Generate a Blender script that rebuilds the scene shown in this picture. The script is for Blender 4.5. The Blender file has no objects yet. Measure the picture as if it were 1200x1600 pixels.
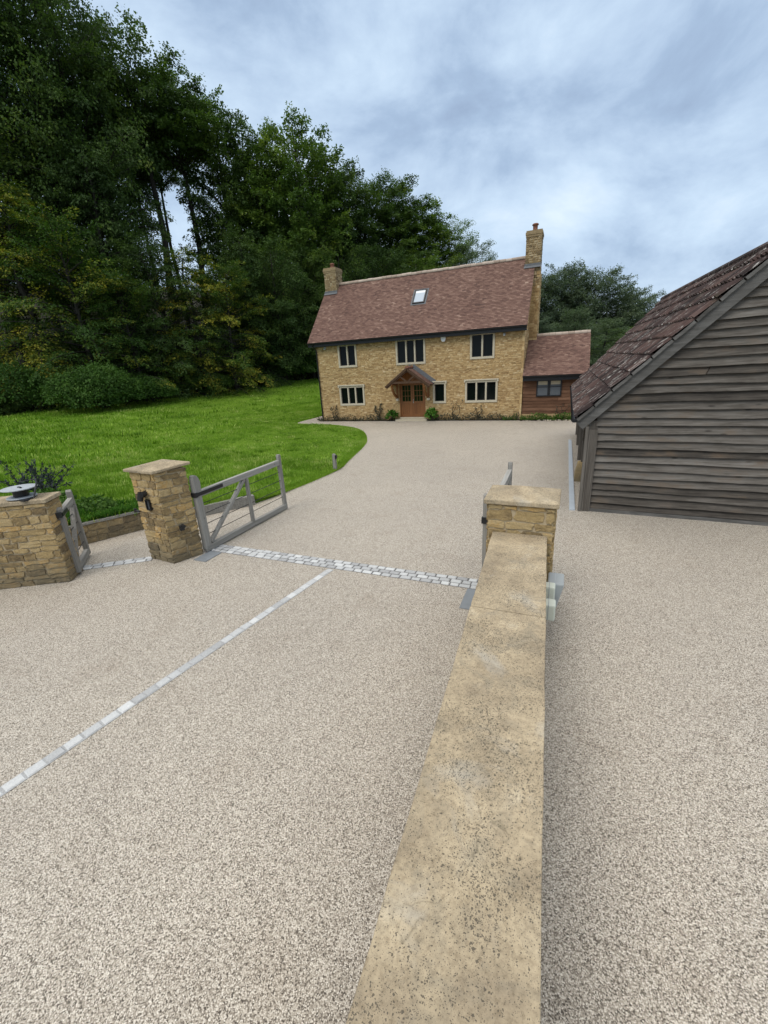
import bpy, math, random
import numpy as np
from mathutils import Matrix, Vector

# ------------------------------------------------------------------ camera, sky, light
S = bpy.context.scene
COL = S.collection
CAM_H = 3.3
def cam_axes(psi, th, ro):
    fwd = np.array([-math.sin(psi)*math.cos(th), math.cos(psi)*math.cos(th), -math.sin(th)])
    r = np.array([math.cos(psi), math.sin(psi), 0.0]); u = np.cross(r, fwd)
    return r*math.cos(ro)+u*math.sin(ro), -r*math.sin(ro)+u*math.cos(ro), fwd
cr, cu, cf = cam_axes(math.radians(23.440), math.radians(19.141), math.radians(-3.4013))
cd = bpy.data.cameras.new('camera'); cam = bpy.data.objects.new('camera', cd); COL.objects.link(cam)
cam.matrix_world = Matrix(((cr[0], cu[0], -cf[0], 0), (cr[1], cu[1], -cf[1], 0), (cr[2], cu[2], -cf[2], CAM_H), (0, 0, 0, 1)))
cd.sensor_fit = 'VERTICAL'; cd.sensor_height = 36.0; cd.lens = 36.0*660.5/1600.0
cd.clip_start = 0.05; cd.clip_end = 2000
S.camera = cam

SUN_EL, SUN_AZ = math.radians(50), math.radians(200)      # azimuth clockwise from +Y; soft light through cloud
S.view_settings.view_transform = 'Standard'; S.view_settings.look = 'None'
S.view_settings.gamma = 1; S.view_settings.exposure = 0.32
sl = bpy.data.lights.new('sun', 'SUN'); sl.energy = 1.3; sl.angle = math.radians(30); sl.color = (1.0, 0.96, 0.9)
so = bpy.data.objects.new('sun', sl); COL.objects.link(so)
sd = Vector((math.sin(SUN_AZ)*math.cos(SUN_EL), math.cos(SUN_AZ)*math.cos(SUN_EL), math.sin(SUN_EL)))
so.rotation_euler = (-sd).to_track_quat('-Z', 'Y').to_euler(); so.location = (0, -5, 60)

def N(nt, typ, ins=None, **props):
    n = nt.nodes.new(typ)
    for k, v in props.items(): setattr(n, k, v)
    if ins:
        for k, v in ins.items():
            s = n.inputs[k]
            if isinstance(v, bpy.types.NodeSocket): nt.links.new(v, s)
            else:
                if s.type == 'RGBA' and isinstance(v, (tuple, list)) and len(v) == 3: v = (*v, 1)
                s.default_value = v
    return n
def ramp(nt, fac, stops, interp='LINEAR'):
    n = nt.nodes.new('ShaderNodeValToRGB'); cr_ = n.color_ramp; cr_.interpolation = interp
    while len(cr_.elements) < len(stops): cr_.elements.new(0.5)
    for e, (p, c) in zip(cr_.elements, stops):
        e.position = p
        if not isinstance(c, (tuple, list)): c = (c, c, c)
        e.color = (*c[:3], 1)
    nt.links.new(fac, n.inputs[0]); return n.outputs[0]
def mixc(nt, fac, a, b, blend='MIX'):
    n = nt.nodes.new('ShaderNodeMix'); n.data_type = 'RGBA'; n.blend_type = blend
    for i, v in ((0, fac), (6, a), (7, b)):
        if isinstance(v, bpy.types.NodeSocket): nt.links.new(v, n.inputs[i])
        else: n.inputs[i].default_value = (*v, 1) if isinstance(v, (tuple, list)) else v
    return n.outputs[2]
def mth(nt, op, a, b=0.0, c=None, clamp=False):
    n = nt.nodes.new('ShaderNodeMath'); n.operation = op; n.use_clamp = clamp
    for i, v in ((0, a), (1, b), (2, c)):
        if v is None: continue
        if isinstance(v, bpy.types.NodeSocket): nt.links.new(v, n.inputs[i])
        else: n.inputs[i].default_value = v
    return n.outputs[0]

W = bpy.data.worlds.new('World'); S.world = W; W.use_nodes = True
nt = W.node_tree; nt.nodes.clear()
tc = N(nt, 'ShaderNodeTexCoord').outputs['Generated']
sky = N(nt, 'ShaderNodeTexSky', sky_type='NISHITA', sun_disc=False, sun_elevation=SUN_EL, sun_rotation=SUN_AZ, air_density=1.2, dust_density=2.0).outputs[0]
sep = N(nt, 'ShaderNodeSeparateXYZ', {0: tc})
cv = N(nt, 'ShaderNodeMapping', {'Vector': tc, 'Location': (0.35, 0.1, 0.2), 'Scale': (1.0, 1.0, 1.75)}).outputs[0]
n1 = N(nt, 'ShaderNodeTexNoise', {'Vector': cv, 'Scale': 3.8, 'Detail': 9.0, 'Roughness': 0.58, 'Distortion': 0.25}).outputs[0]
n2 = N(nt, 'ShaderNodeTexNoise', {'Vector': cv, 'Scale': 1.7, 'Detail': 2.0, 'Roughness': 0.5}).outputs[0]
nn = mth(nt, 'ADD', mth(nt, 'MULTIPLY', n1, 0.65), mth(nt, 'MULTIPLY', n2, 0.35))
cloud = ramp(nt, nn, [(0.34, (2.7, 3.55, 5.0)), (0.43, (3.4, 4.5, 6.1)), (0.49, (4.3, 5.5, 7.1)), (0.56, (5.2, 6.5, 8.0)), (0.66, (6.6, 7.7, 8.8))])
base = mixc(nt, 0.93, sky, cloud)
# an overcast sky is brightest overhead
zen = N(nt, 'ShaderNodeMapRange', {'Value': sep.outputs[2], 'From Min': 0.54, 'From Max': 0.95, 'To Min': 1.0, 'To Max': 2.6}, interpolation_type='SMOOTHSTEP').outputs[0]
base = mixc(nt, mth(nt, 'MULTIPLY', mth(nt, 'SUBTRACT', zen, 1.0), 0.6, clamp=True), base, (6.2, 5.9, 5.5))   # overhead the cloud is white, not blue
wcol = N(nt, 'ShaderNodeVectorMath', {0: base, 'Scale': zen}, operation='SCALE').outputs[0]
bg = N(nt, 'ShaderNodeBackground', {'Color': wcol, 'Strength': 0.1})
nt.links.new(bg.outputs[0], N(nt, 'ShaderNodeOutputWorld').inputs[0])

# ------------------------------------------------------------------ mesh helpers
class MB:
    """collects geometry for ONE mesh object; every face may carry a tint value"""
    def __init__(self): self.v = []; self.f = []; self.t = []; self.n = 0
    def add(self, v, f, t=0.5):
        v = np.asarray(v, float).reshape(-1, 3); self.v.append(v)
        for k, face in enumerate(f):
            self.f.append([i+self.n for i in face]); self.t.append(t[k] if hasattr(t, '__len__') else t)
        self.n += len(v)
    def box(self, a, b, t=0.5):
        (x0, y0, z0), (x1, y1, z1) = a, b
        self.add([(x0, y0, z0), (x1, y0, z0), (x1, y1, z0), (x0, y1, z0), (x0, y0, z1), (x1, y0, z1), (x1, y1, z1), (x0, y1, z1)], BOXF, t)
    def beam(self, p, q, w, h, up=(0, 0, 1), t=0.5, jit=0.0, seg=1):
        """rectangular bar from p to q, w across, h along 'up'"""
        p = np.array(p, float); q = np.array(q, float); d = q-p; d /= np.linalg.norm(d)
        s = np.cross(d, np.array(up, float)); s /= np.linalg.norm(s); u = np.cross(s, d)
        rings = []
        for k in range(seg+1):
            c = p+(q-p)*k/seg
            if jit: c = c+s*random.uniform(-jit, jit)+u*random.uniform(-jit, jit)
            rings += [c-s*w/2-u*h/2, c+s*w/2-u*h/2, c+s*w/2+u*h/2, c-s*w/2+u*h/2]
        f = [[3, 2, 1, 0], [4*seg, 4*seg+1, 4*seg+2, 4*seg+3]]
        for k in range(seg):
            a = 4*k
            for j in range(4): f.append([a+j, a+(j+1) % 4, a+4+(j+1) % 4, a+4+j])
        self.add(rings, f, t)
    def tube(self, pts, rad, n=8, t=0.5, cap=True):
        pts = np.asarray(pts, float); rad = np.broadcast_to(rad, len(pts))
        v = []; 
        for k, p in enumerate(pts):
            d = pts[min(k+1, len(pts)-1)]-pts[max(k-1, 0)]; d = d/(np.linalg.norm(d)+1e-9)
            a = np.array([1.0, 0, 0]) if abs(d[0]) < 0.8 else np.array([0, 1.0, 0])
            s = np.cross(d, a); s /= np.linalg.norm(s); u = np.cross(d, s)
            for j in range(n):
                an = 2*math.pi*j/n; v.append(p+rad[k]*(s*math.cos(an)+u*math.sin(an)))
        f = []
        for k in range(len(pts)-1):
            for j in range(n): f.append([k*n+j, k*n+(j+1) % n, (k+1)*n+(j+1) % n, (k+1)*n+j])
        if cap: f.append(list(range(n))[::-1]); f.append([(len(pts)-1)*n+j for j in range(n)])
        self.add(v, f, t)
    def prism(self, poly, ax_a, ax_b, ax_c, org, c0, c1, t=0.5):
        """poly in (a,b), extruded along c from c0 to c1"""
        org = np.array(org, float); A, B, Cc = (np.array(k, float) for k in (ax_a, ax_b, ax_c)); n = len(poly)
        v = [org+a*A+b*B+c0*Cc for a, b in poly]+[org+a*A+b*B+c1*Cc for a, b in poly]
        f = [list(range(n))[::-1], list(range(n, 2*n))]+[[i, (i+1) % n, n+(i+1) % n, n+i] for i in range(n)]
        self.add(v, f, t)
    def build(self, name, mat, parent=None, smooth=False, bevel=0.0):
        me = bpy.data.meshes.new(name)
        V = np.concatenate(self.v) if self.v else np.zeros((0, 3))
        me.from_pydata(V.tolist(), [], self.f)
        at = me.attributes.new('tint', 'FLOAT', 'FACE'); at.data.foreach_set('value', np.array(self.t, dtype=np.float32))
        if smooth: me.polygons.foreach_set('use_smooth', [True]*len(me.polygons))
        me.materials.append(mat); me.update()
        o = bpy.data.objects.new(name, me); COL.objects.link(o)
        if parent is not None: o.parent = parent
        if bevel:
            m = o.modifiers.new('bevel', 'BEVEL'); m.width = bevel; m.segments = 2; m.limit_method = 'ANGLE'; m.angle_limit = math.radians(50)
        return o
BOXF = [[3, 2, 1, 0], [4, 5, 6, 7], [0, 1, 5, 4], [1, 2, 6, 5], [2, 3, 7, 6], [3, 0, 4, 7]]

def quads_object(name, V, tint, mat, parent=None):
    """V: (n,4,3) corner positions"""
    n = len(V); me = bpy.data.meshes.new(name)
    me.vertices.add(4*n); me.vertices.foreach_set('co', V.reshape(-1).astype(np.float32))
    me.loops.add(4*n); me.loops.foreach_set('vertex_index', np.arange(4*n, dtype=np.int32))
    me.polygons.add(n); me.polygons.foreach_set('loop_start', np.arange(0, 4*n, 4, dtype=np.int32))
    at = me.attributes.new('tint', 'FLOAT', 'FACE'); at.data.foreach_set('value', np.asarray(tint, dtype=np.float32))
    me.materials.append(mat); me.update(calc_edges=True); me.validate()
    o = bpy.data.objects.new(name, me); COL.objects.link(o)
    if parent is not None: o.parent = parent
    return o
def tag(o, label=None, cat=None, group=None, kind=None):
    if label: o['label'] = label
    if cat: o['category'] = cat
    if group: o['group'] = group
    if kind: o['kind'] = kind
    return o
def thing(name, loc, label, cat, group=None):
    o = bpy.data.objects.new(name, None); COL.objects.link(o); o.location = loc; o.empty_display_size = 0.3
    return tag(o, label, cat, group)
def adopt(root):
    """children were built in world coordinates; keep them where they are"""
    for ch in root.children: ch.matrix_parent_inverse = Matrix.Translation(root.location).inverted()
def copy_thing(o, parent=None):
    c = o.copy(); COL.objects.link(c)
    if parent is not None: c.parent = parent
    for ch in o.children: copy_thing(ch, c)
    return c

# ------------------------------------------------------------------ materials
def new_mat(name):
    m = bpy.data.materials.new(name); m.use_nodes = True; nt = m.node_tree; nt.nodes.clear()
    out = N(nt, 'ShaderNodeOutputMaterial'); b = N(nt, 'ShaderNodeBsdfPrincipled'); nt.links.new(b.outputs[0], out.inputs[0])
    co = N(nt, 'ShaderNodeTexCoord').outputs['Object']
    return m, nt, b, co, out
def setb(nt, b, **kw):
    for k, v in kw.items():
        k = {'color': 'Base Color', 'rough': 'Roughness', 'spec': 'Specular IOR Level', 'metal': 'Metallic', 'normal': 'Normal'}[k]
        if isinstance(v, bpy.types.NodeSocket): nt.links.new(v, b.inputs[k])
        else: b.inputs[k].default_value = (*v, 1) if isinstance(v, (tuple, list)) else v
def noise(nt, co, scale, detail=4.0, rough=0.55, dist=0.0):
    return N(nt, 'ShaderNodeTexNoise', {'Vector': co, 'Scale': scale, 'Detail': detail, 'Roughness': rough, 'Distortion': dist}).outputs[0]
def bump(nt, h, strength=0.4, dist=0.01):
    return N(nt, 'ShaderNodeBump', {'Height': h, 'Strength': strength, 'Distance': dist}).outputs[0]
def tint(nt): return N(nt, 'ShaderNodeAttribute', attribute_name='tint').outputs['Fac']
def scaled(nt, co, sx, sy, sz): return N(nt, 'ShaderNodeMapping', {'Vector': co, 'Scale': (sx, sy, sz)}).outputs[0]

def m_plain(name, c, rough=0.5, spec=0.4, metal=0.0, var=0.15, sc=20.0):
    m, nt, b, co, _ = new_mat(name)
    k = noise(nt, co, sc)
    f = mth(nt, 'MULTIPLY_ADD', k, 2*var, 1.0-var)
    col = N(nt, 'ShaderNodeVectorMath', {0: c, 'Scale': f}, operation='SCALE').outputs[0]
    setb(nt, b, color=col, rough=rough, spec=spec, metal=metal); return m

def m_resin():
    m, nt, b, co, _ = new_mat('resin_bound_gravel')
    vo = N(nt, 'ShaderNodeTexVoronoi', {'Vector': co, 'Scale': 145.0, 'Randomness': 1.0})
    hs = N(nt, 'ShaderNodeSeparateColor', {0: vo.outputs['Color']}).outputs
    col = ramp(nt, hs[0], [(0.0, (0.075, 0.060, 0.046)), (0.14, (0.18, 0.154, 0.122)), (0.30, (0.335, 0.293, 0.236)), (0.56, (0.485, 0.435, 0.36)), (0.80, (0.61, 0.555, 0.47)), (1.0, (0.75, 0.70, 0.61))])
    edge = ramp(nt, vo.outputs['Distance'], [(0.38, (1, 1, 1)), (0.80, (0.55, 0.53, 0.5))])
    col = mixc(nt, 0.8, col, edge, 'MULTIPLY')
    pat = ramp(nt, noise(nt, co, 0.35, 3), [(0.3, (0.93, 0.92, 0.92)), (0.7, (1.04, 1.03, 1.02))])
    col = mixc(nt, 1.0, col, pat, 'MULTIPLY')
    st = ramp(nt, noise(nt, co, 1.7, 5), [(0.55, (1, 1, 1)), (0.75, (0.9, 0.88, 0.86))])
    col = mixc(nt, 1.0, col, st, 'MULTIPLY')
    setb(nt, b, color=col, rough=0.55, spec=0.35, normal=bump(nt, mth(nt, 'SUBTRACT', 1.0, vo.outputs['Distance']), 0.55, 0.006)); return m

def m_stone(name, stops, sc=14.0, bs=0.5, bd=0.012, weather=0.0):
    m, nt, b, co, _ = new_mat(name)
    t = tint(nt); k = noise(nt, co, sc, 6, 0.62)
    f = mth(nt, 'ADD', mth(nt, 'MULTIPLY', t, 0.75), mth(nt, 'MULTIPLY_ADD', k, 0.8, -0.27), clamp=True)
    col = ramp(nt, f, stops)
    fine = noise(nt, co, sc*7, 4, 0.7)
    col = mixc(nt, 1.0, col, ramp(nt, fine, [(0.3, (0.72, 0.70, 0.68)), (0.55, (1.0, 1.0, 1.0)), (0.8, (1.12, 1.1, 1.05))]), 'MULTIPLY')
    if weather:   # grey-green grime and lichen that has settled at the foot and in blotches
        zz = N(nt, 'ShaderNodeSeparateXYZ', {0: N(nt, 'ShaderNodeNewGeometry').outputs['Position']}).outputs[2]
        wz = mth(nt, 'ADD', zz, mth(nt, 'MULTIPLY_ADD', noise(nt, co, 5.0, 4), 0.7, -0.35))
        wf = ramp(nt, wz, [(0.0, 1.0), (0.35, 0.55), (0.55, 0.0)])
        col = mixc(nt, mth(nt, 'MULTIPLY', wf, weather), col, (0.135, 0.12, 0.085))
    setb(nt, b, color=col, rough=0.9, spec=0.2, normal=bump(nt, mth(nt, 'ADD', k, mth(nt, 'MULTIPLY', fine, 0.5)), bs, bd)); return m

def m_coping():
    m, nt, b, co, _ = new_mat('cast_coping')
    k = noise(nt, co, 3.0, 5, 0.6); k2 = noise(nt, co, 40.0, 7, 0.75)
    col = ramp(nt, k, [(0.28, (0.25, 0.198, 0.132)), (0.46, (0.36, 0.288, 0.188)), (0.6, (0.435, 0.35, 0.23)), (0.78, (0.48, 0.41, 0.295))])
    col = mixc(nt, 1.0, col, ramp(nt, k2, [(0.3, (0.62, 0.60, 0.58)), (0.5, (1.0, 1.0, 1.0)), (0.7, (1.2, 1.2, 1.2))]), 'MULTIPLY')
    lich = ramp(nt, noise(nt, scaled(nt, co, 1.0, 1.0, 1.0), 2.1, 6, 0.62, 0.6), [(0.56, 0.0), (0.70, 0.55)])
    col = mixc(nt, lich, col, (0.40, 0.375, 0.32))
    grey = ramp(nt, noise(nt, co, 4.3, 6, 0.66, 0.9), [(0.50, 0.0), (0.70, 0.48)])
    col = mixc(nt, grey, col, (0.17, 0.155, 0.12))
    dens = ramp(nt, noise(nt, co, 2.6, 3), [(0.30, 0.45), (0.62, 1.0)])
    spots = None
    for sc, sel, r in ((64.0, 0.66, 0.50), (120.0, 0.42, 0.60), (210.0, 0.40, 0.6)):
        jig = N(nt, 'ShaderNodeVectorMath', {0: co, 1: N(nt, 'ShaderNodeVectorMath', {0: N(nt, 'ShaderNodeTexNoise', {'Vector': co, 'Scale': sc*1.3, 'Detail': 3.0}).outputs['Color'], 'Scale': 1.1/sc}, operation='SCALE').outputs[0]}, operation='ADD').outputs[0]
        vo = N(nt, 'ShaderNodeTexVoronoi', {'Vector': jig, 'Scale': sc})
        rnd = N(nt, 'ShaderNodeSeparateColor', {0: vo.outputs['Color']}).outputs[1]
        rr = mth(nt, 'MULTIPLY', mth(nt, 'MULTIPLY', mth(nt, 'SUBTRACT', rnd, sel, clamp=True), 1.0/(1-sel)), r)
        s = mth(nt, 'MULTIPLY', mth(nt, 'LESS_THAN', vo.outputs['Distance'], mth(nt, 'ADD', mth(nt, 'MULTIPLY', rr, dens), 0.0)), 1.0)
        spots = s if spots is None else mth(nt, 'MAXIMUM', spots, s)
    col = mixc(nt, mth(nt, 'MULTIPLY', spots, 0.78), col, (0.062, 0.054, 0.042))
    # hair cracks and pale scratches
    w = N(nt, 'ShaderNodeTexVoronoi', {'Vector': N(nt, 'ShaderNodeVectorMath', {0: co, 1: N(nt, 'ShaderNodeVectorMath', {0: N(nt, 'ShaderNodeTexNoise', {'Vector': co, 'Scale': 3.0, 'Detail': 4.0}).outputs['Color'], 'Scale': 0.35}, operation='SCALE').outputs[0]}, operation='ADD').outputs[0], 'Scale': 1.6}, feature='DISTANCE_TO_EDGE').outputs[0]
    cr1 = mth(nt, 'MULTIPLY', ramp(nt, w, [(0.0, 0.45), (0.006, 0.0)]), ramp(nt, noise(nt, co, 2.2, 2), [(0.5, 0.0), (0.62, 1.0)]))
    col = mixc(nt, cr1, col, (0.10, 0.085, 0.055))
    h = mth(nt, 'ADD', mth(nt, 'MULTIPLY', spots, -0.6), mth(nt, 'ADD', k2, mth(nt, 'MULTIPLY', cr1, -1.0)))
    setb(nt, b, color=col, rough=0.85, spec=0.25, normal=bump(nt, h, 0.45, 0.006)); return m

def m_tile(name, stops, sc=9.0):
    m, nt, b, co, _ = new_mat(name)
    f = mth(nt, 'ADD', mth(nt, 'MULTIPLY', tint(nt), 0.8), mth(nt, 'MULTIPLY_ADD', noise(nt, co, 0.7, 5), 0.5, -0.17), clamp=True)
    col = ramp(nt, f, stops)
    col = mixc(nt, 1.0, col, ramp(nt, noise(nt, co, sc*6, 4), [(0.3, (0.8, 0.8, 0.8)), (0.7, (1.1, 1.1, 1.1))]), 'MULTIPLY')
    setb(nt, b, color=col, rough=0.85, spec=0.25, normal=bump(nt, noise(nt, co, 60, 3), 0.2, 0.004)); return m

def m_barn_tile():
    m, nt, b, co, _ = new_mat('weathered_barn_tile')
    f = mth(nt, 'ADD', mth(nt, 'MULTIPLY', tint(nt), 0.6), mth(nt, 'MULTIPLY_ADD', noise(nt, co, 2.5, 5), 0.9, -0.25), clamp=True)
    col = ramp(nt, f, [(0.1, (0.022, 0.016, 0.015)), (0.45, (0.048, 0.031, 0.028)), (0.75, (0.080, 0.049, 0.042)), (1.0, (0.115, 0.078, 0.068))])
    # lichen lies in streaks that run down the slope
    a = noise(nt, scaled(nt, co, 2.2, 15.0, 2.2), 1.6, 5, 0.65)
    bb = noise(nt, scaled(nt, co, 5.0, 24.0, 5.0), 2.6, 4, 0.7)
    li = mth(nt, 'MULTIPLY', ramp(nt, a, [(0.55, 0.0), (0.63, 1.0)]), ramp(nt, bb, [(0.44, 0.0), (0.56, 1.0)]))
    col = mixc(nt, mth(nt, 'MULTIPLY', li, 0.85), col, (0.46, 0.44, 0.40))
    moss = ramp(nt, noise(nt, co, 1.4, 5), [(0.58, 0.0), (0.75, 0.5)])
    col = mixc(nt, moss, col, (0.05, 0.05, 0.028))
    setb(nt, b, color=col, rough=0.9, spec=0.2, normal=bump(nt, bb, 0.4, 0.008)); return m

def m_wood(name, stops, axis='x', g=18.0, rough=0.8, spec=0.2, bs=0.35, knots=True, blotch=None):
    m, nt, b, co, _ = new_mat(name)
    s = {'x': (0.9, g, g), 'y': (g, 0.9, g), 'z': (g, g, 0.9)}[axis]
    t = tint(nt)
    off = N(nt, 'ShaderNodeVectorMath', {0: co, 1: N(nt, 'ShaderNodeCombineXYZ', {0: mth(nt, 'MULTIPLY', t, 37.0), 1: mth(nt, 'MULTIPLY', t, 11.0), 2: 0.0}).outputs[0]}, operation='ADD').outputs[0]
    gr = noise(nt, scaled(nt, off, *s), 1.6, 6, 0.65, 0.4); lo = noise(nt, scaled(nt, off, s[0]*1.5, s[1]*.12, s[2]*.12), 1.5, 4)
    f = mth(nt, 'ADD', mth(nt, 'MULTIPLY', t, 0.42), mth(nt, 'ADD', mth(nt, 'MULTIPLY_ADD', gr, 0.75, -0.22), mth(nt, 'MULTIPLY_ADD', lo, 0.5, -0.2)), clamp=True)
    col = ramp(nt, f, stops)
    if blotch:
        col = mixc(nt, ramp(nt, lo, [(0.55, 0.0), (0.72, 0.6)]), col, blotch)
    if knots:
        vo = N(nt, 'ShaderNodeTexVoronoi', {'Vector': scaled(nt, off, s[0]*1.1+0.6, 5.0, 5.0), 'Scale': 1.0}).outputs['Distance']
        col = mixc(nt, ramp(nt, vo, [(0.05, 0.7), (0.12, 0.0)]), col, stops[0][1])
    setb(nt, b, color=col, rough=rough, spec=spec, normal=bump(nt, gr, bs, 0.006)); return m

def m_leaf(name, stops, trans=0.32, sc=0.22):
    m, nt, b, co, out = new_mat(name)
    wp = N(nt, 'ShaderNodeNewGeometry').outputs['Position']
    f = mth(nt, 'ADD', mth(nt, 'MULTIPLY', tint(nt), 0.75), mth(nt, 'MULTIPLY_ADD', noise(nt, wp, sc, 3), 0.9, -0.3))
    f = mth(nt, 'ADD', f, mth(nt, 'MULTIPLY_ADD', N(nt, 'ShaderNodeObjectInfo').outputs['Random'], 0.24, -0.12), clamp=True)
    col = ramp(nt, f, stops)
    setb(nt, b, color=col, rough=0.6, spec=0.14)
    tr = N(nt, 'ShaderNodeBsdfTranslucent', {'Color': mixc(nt, 1.0, col, (1.1, 1.25, 0.7), 'MULTIPLY')})
    mx = N(nt, 'ShaderNodeMixShader', {0: trans, 1: b.outputs[0], 2: tr.outputs[0]})
    nt.links.new(mx.outputs[0], out.inputs[0]); return m

def m_lawn():
    m, nt, b, co, _ = new_mat('lawn_turf')
    k = noise(nt, co, 0.45, 5); k2 = noise(nt, co, 7.0, 6, 0.7)
    f = mth(nt, 'ADD', mth(nt, 'MULTIPLY', k, 0.5), mth(nt, 'MULTIPLY', k2, 0.5))
    col = ramp(nt, f, [(0.3, (0.052, 0.10, 0.009)), (0.5, (0.095, 0.17, 0.014)), (0.7, (0.15, 0.235, 0.024))])
    setb(nt, b, color=col, rough=0.9, spec=0.1, normal=bump(nt, k2, 1.0, 0.05)); return m

def m_glass_dark(name, c=(0.004, 0.006, 0.006)):
    m, nt, b, co, _ = new_mat(name)
    setb(nt, b, color=c, rough=0.06, spec=0.13); b.inputs['IOR'].default_value = 1.5
    setb(nt, b, normal=bump(nt, noise(nt, co, 1.2, 2), 0.02, 0.05)); return m

M = {}
M['resin'] = m_resin()
ham = [(0.05, (0.26, 0.165, 0.078)), (0.25, (0.38, 0.25, 0.115)), (0.45, (0.47, 0.322, 0.152)), (0.65, (0.53, 0.375, 0.185)), (0.85, (0.57, 0.425, 0.23)), (1.0, (0.63, 0.51, 0.33))]
M['ham'] = m_stone('ham_stone_house', ham, 9.0, 0.5, 0.02)
ham2 = [(0.05, (0.15, 0.112, 0.066)), (0.3, (0.30, 0.215, 0.105)), (0.5, (0.42, 0.305, 0.145)), (0.7, (0.48, 0.365, 0.195)), (0.9, (0.50, 0.32, 0.12)), (1.0, (0.55, 0.45, 0.29))]
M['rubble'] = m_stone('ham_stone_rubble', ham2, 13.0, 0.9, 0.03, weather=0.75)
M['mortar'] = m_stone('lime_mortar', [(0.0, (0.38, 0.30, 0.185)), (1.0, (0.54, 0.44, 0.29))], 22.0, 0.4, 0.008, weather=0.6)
M['mortar_house'] = m_stone('house_mortar', [(0.0, (0.38, 0.26, 0.125)), (1.0, (0.51, 0.365, 0.19))], 22.0, 0.4, 0.008)
M['dressed'] = m_stone('dressed_stone', [(0.0, (0.40, 0.35, 0.25)), (1.0, (0.58, 0.52, 0.40))], 7.0, 0.2, 0.004)
M['coping'] = m_coping()
M['clay'] = m_tile('clay_tile', [(0.0, (0.075, 0.044, 0.036)), (0.3, (0.135, 0.075, 0.058)), (0.55, (0.188, 0.109, 0.083)), (0.8, (0.255, 0.160, 0.122)), (1.0, (0.38, 0.275, 0.21))])
M['ridge'] = m_stone('ridge_tile', [(0.0, (0.30, 0.23, 0.18)), (1.0, (0.50, 0.42, 0.35))], 12.0, 0.3, 0.006)
M['barn_tile'] = m_barn_tile()
greyw = [(0.06, (0.024, 0.020, 0.016)), (0.35, (0.078, 0.067, 0.055)), (0.6, (0.150, 0.135, 0.116)), (0.85, (0.245, 0.228, 0.205)), (1.0, (0.34, 0.325, 0.30))]
M['board'] = m_wood('weathered_board', greyw, 'x', 22.0, blotch=(0.115, 0.078, 0.048))
M['greywood_y'] = m_wood('silvered_oak_rail', [(0.05, (0.101, 0.095, 0.082)), (0.4, (0.246, 0.235, 0.210)), (0.7, (0.381, 0.372, 0.341)), (1.0, (0.515, 0.509, 0.478))], 'y', 26.0)
M['greywood_z'] = m_wood('silvered_oak_stile', [(0.05, (0.101, 0.095, 0.082)), (0.4, (0.235, 0.223, 0.199)), (0.7, (0.370, 0.361, 0.329)), (1.0, (0.504, 0.498, 0.466))], 'z', 26.0)
M['barnpost'] = m_wood('barn_oak', greyw, 'z', 24.0)
M['barge'] = m_wood('barge_oak', [(0.05, (0.035, 0.032, 0.028)), (0.4, (0.10, 0.096, 0.088)), (0.7, (0.18, 0.175, 0.165)), (1.0, (0.27, 0.265, 0.255))], 'x', 16.0)
M['brownboard'] = m_wood('annexe_board', [(0.05, (0.055, 0.026, 0.014)), (0.4, (0.125, 0.062, 0.034)), (0.7, (0.19, 0.10, 0.058)), (1.0, (0.27, 0.165, 0.10))], 'x', 12.0)
M['oak'] = m_wood('door_oak', [(0.05, (0.10, 0.035, 0.009)), (0.5, (0.21, 0.082, 0.022)), (1.0, (0.32, 0.14, 0.045))], 'z', 14.0, 0.45, 0.4, 0.1, False)
M['porchwood'] = m_wood('porch_oak', [(0.05, (0.035, 0.02, 0.012)), (0.5, (0.085, 0.048, 0.028)), (1.0, (0.15, 0.09, 0.055))], 'z', 14.0)
M['black'] = m_plain('black_plastic', (0.008, 0.008, 0.009), 0.4, 0.4)
M['iron'] = m_plain('black_iron', (0.012, 0.012, 0.013), 0.5, 0.5)
M['lead'] = m_plain('lead_sheet', (0.125, 0.13, 0.135), 0.6, 0.2, 0.0, 0.25)
M['slate'] = m_plain('slate_slab', (0.20, 0.215, 0.225), 0.5, 0.25, 0.0, 0.25, 6.0)
M['sheenkerb'] = m_plain('kerb_sky_sheen', (0.40, 0.44, 0.475), 0.6, 0.25, 0.0, 0.15, 6.0)  # the wet slate's sky reflection is put into this pale blue base
M['sett'] = m_stone('granite_sett', [(0.0, (0.14, 0.138, 0.134)), (0.25, (0.33, 0.33, 0.325)), (0.6, (0.47, 0.475, 0.47)), (1.0, (0.64, 0.645, 0.63))], 60.0, 0.5, 0.004)
M['settbed'] = m_plain('sett_mortar', (0.24, 0.24, 0.235), 0.9, 0.2, 0, 0.3)
M['glass'] = m_glass_dark('dark_window_glass')
M['glass_green'] = m_glass_dark('door_glass', (0.012, 0.022, 0.008))
M['grey_glass'] = m_glass_dark('grey_pane_glass', (0.10, 0.11, 0.12)); M['blind_sky_glass'] = m_glass_dark('blind_and_sky_tint_glass', (0.42, 0.47, 0.52))  # skylight pane: sky reflection and white blind both put into its base colour
M['white'] = m_plain('white_plastic', (0.72, 0.73, 0.74), 0.4, 0.4, 0, 0.05)
M['greybox'] = m_plain('grey_meter_plastic', (0.34, 0.365, 0.37), 0.45, 0.4, 0, 0.06)
M['cream'] = m_plain('cream_box_plastic', (0.60, 0.63, 0.54), 0.5, 0.4, 0, 0.06)
M['metal'] = m_plain('galvanised', (0.42, 0.43, 0.44), 0.35, 0.5, 0.7, 0.2)
M['metal_dull'] = m_plain('dull_alloy', (0.42, 0.44, 0.46), 0.5, 0.5, 0.3, 0.25)
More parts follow.
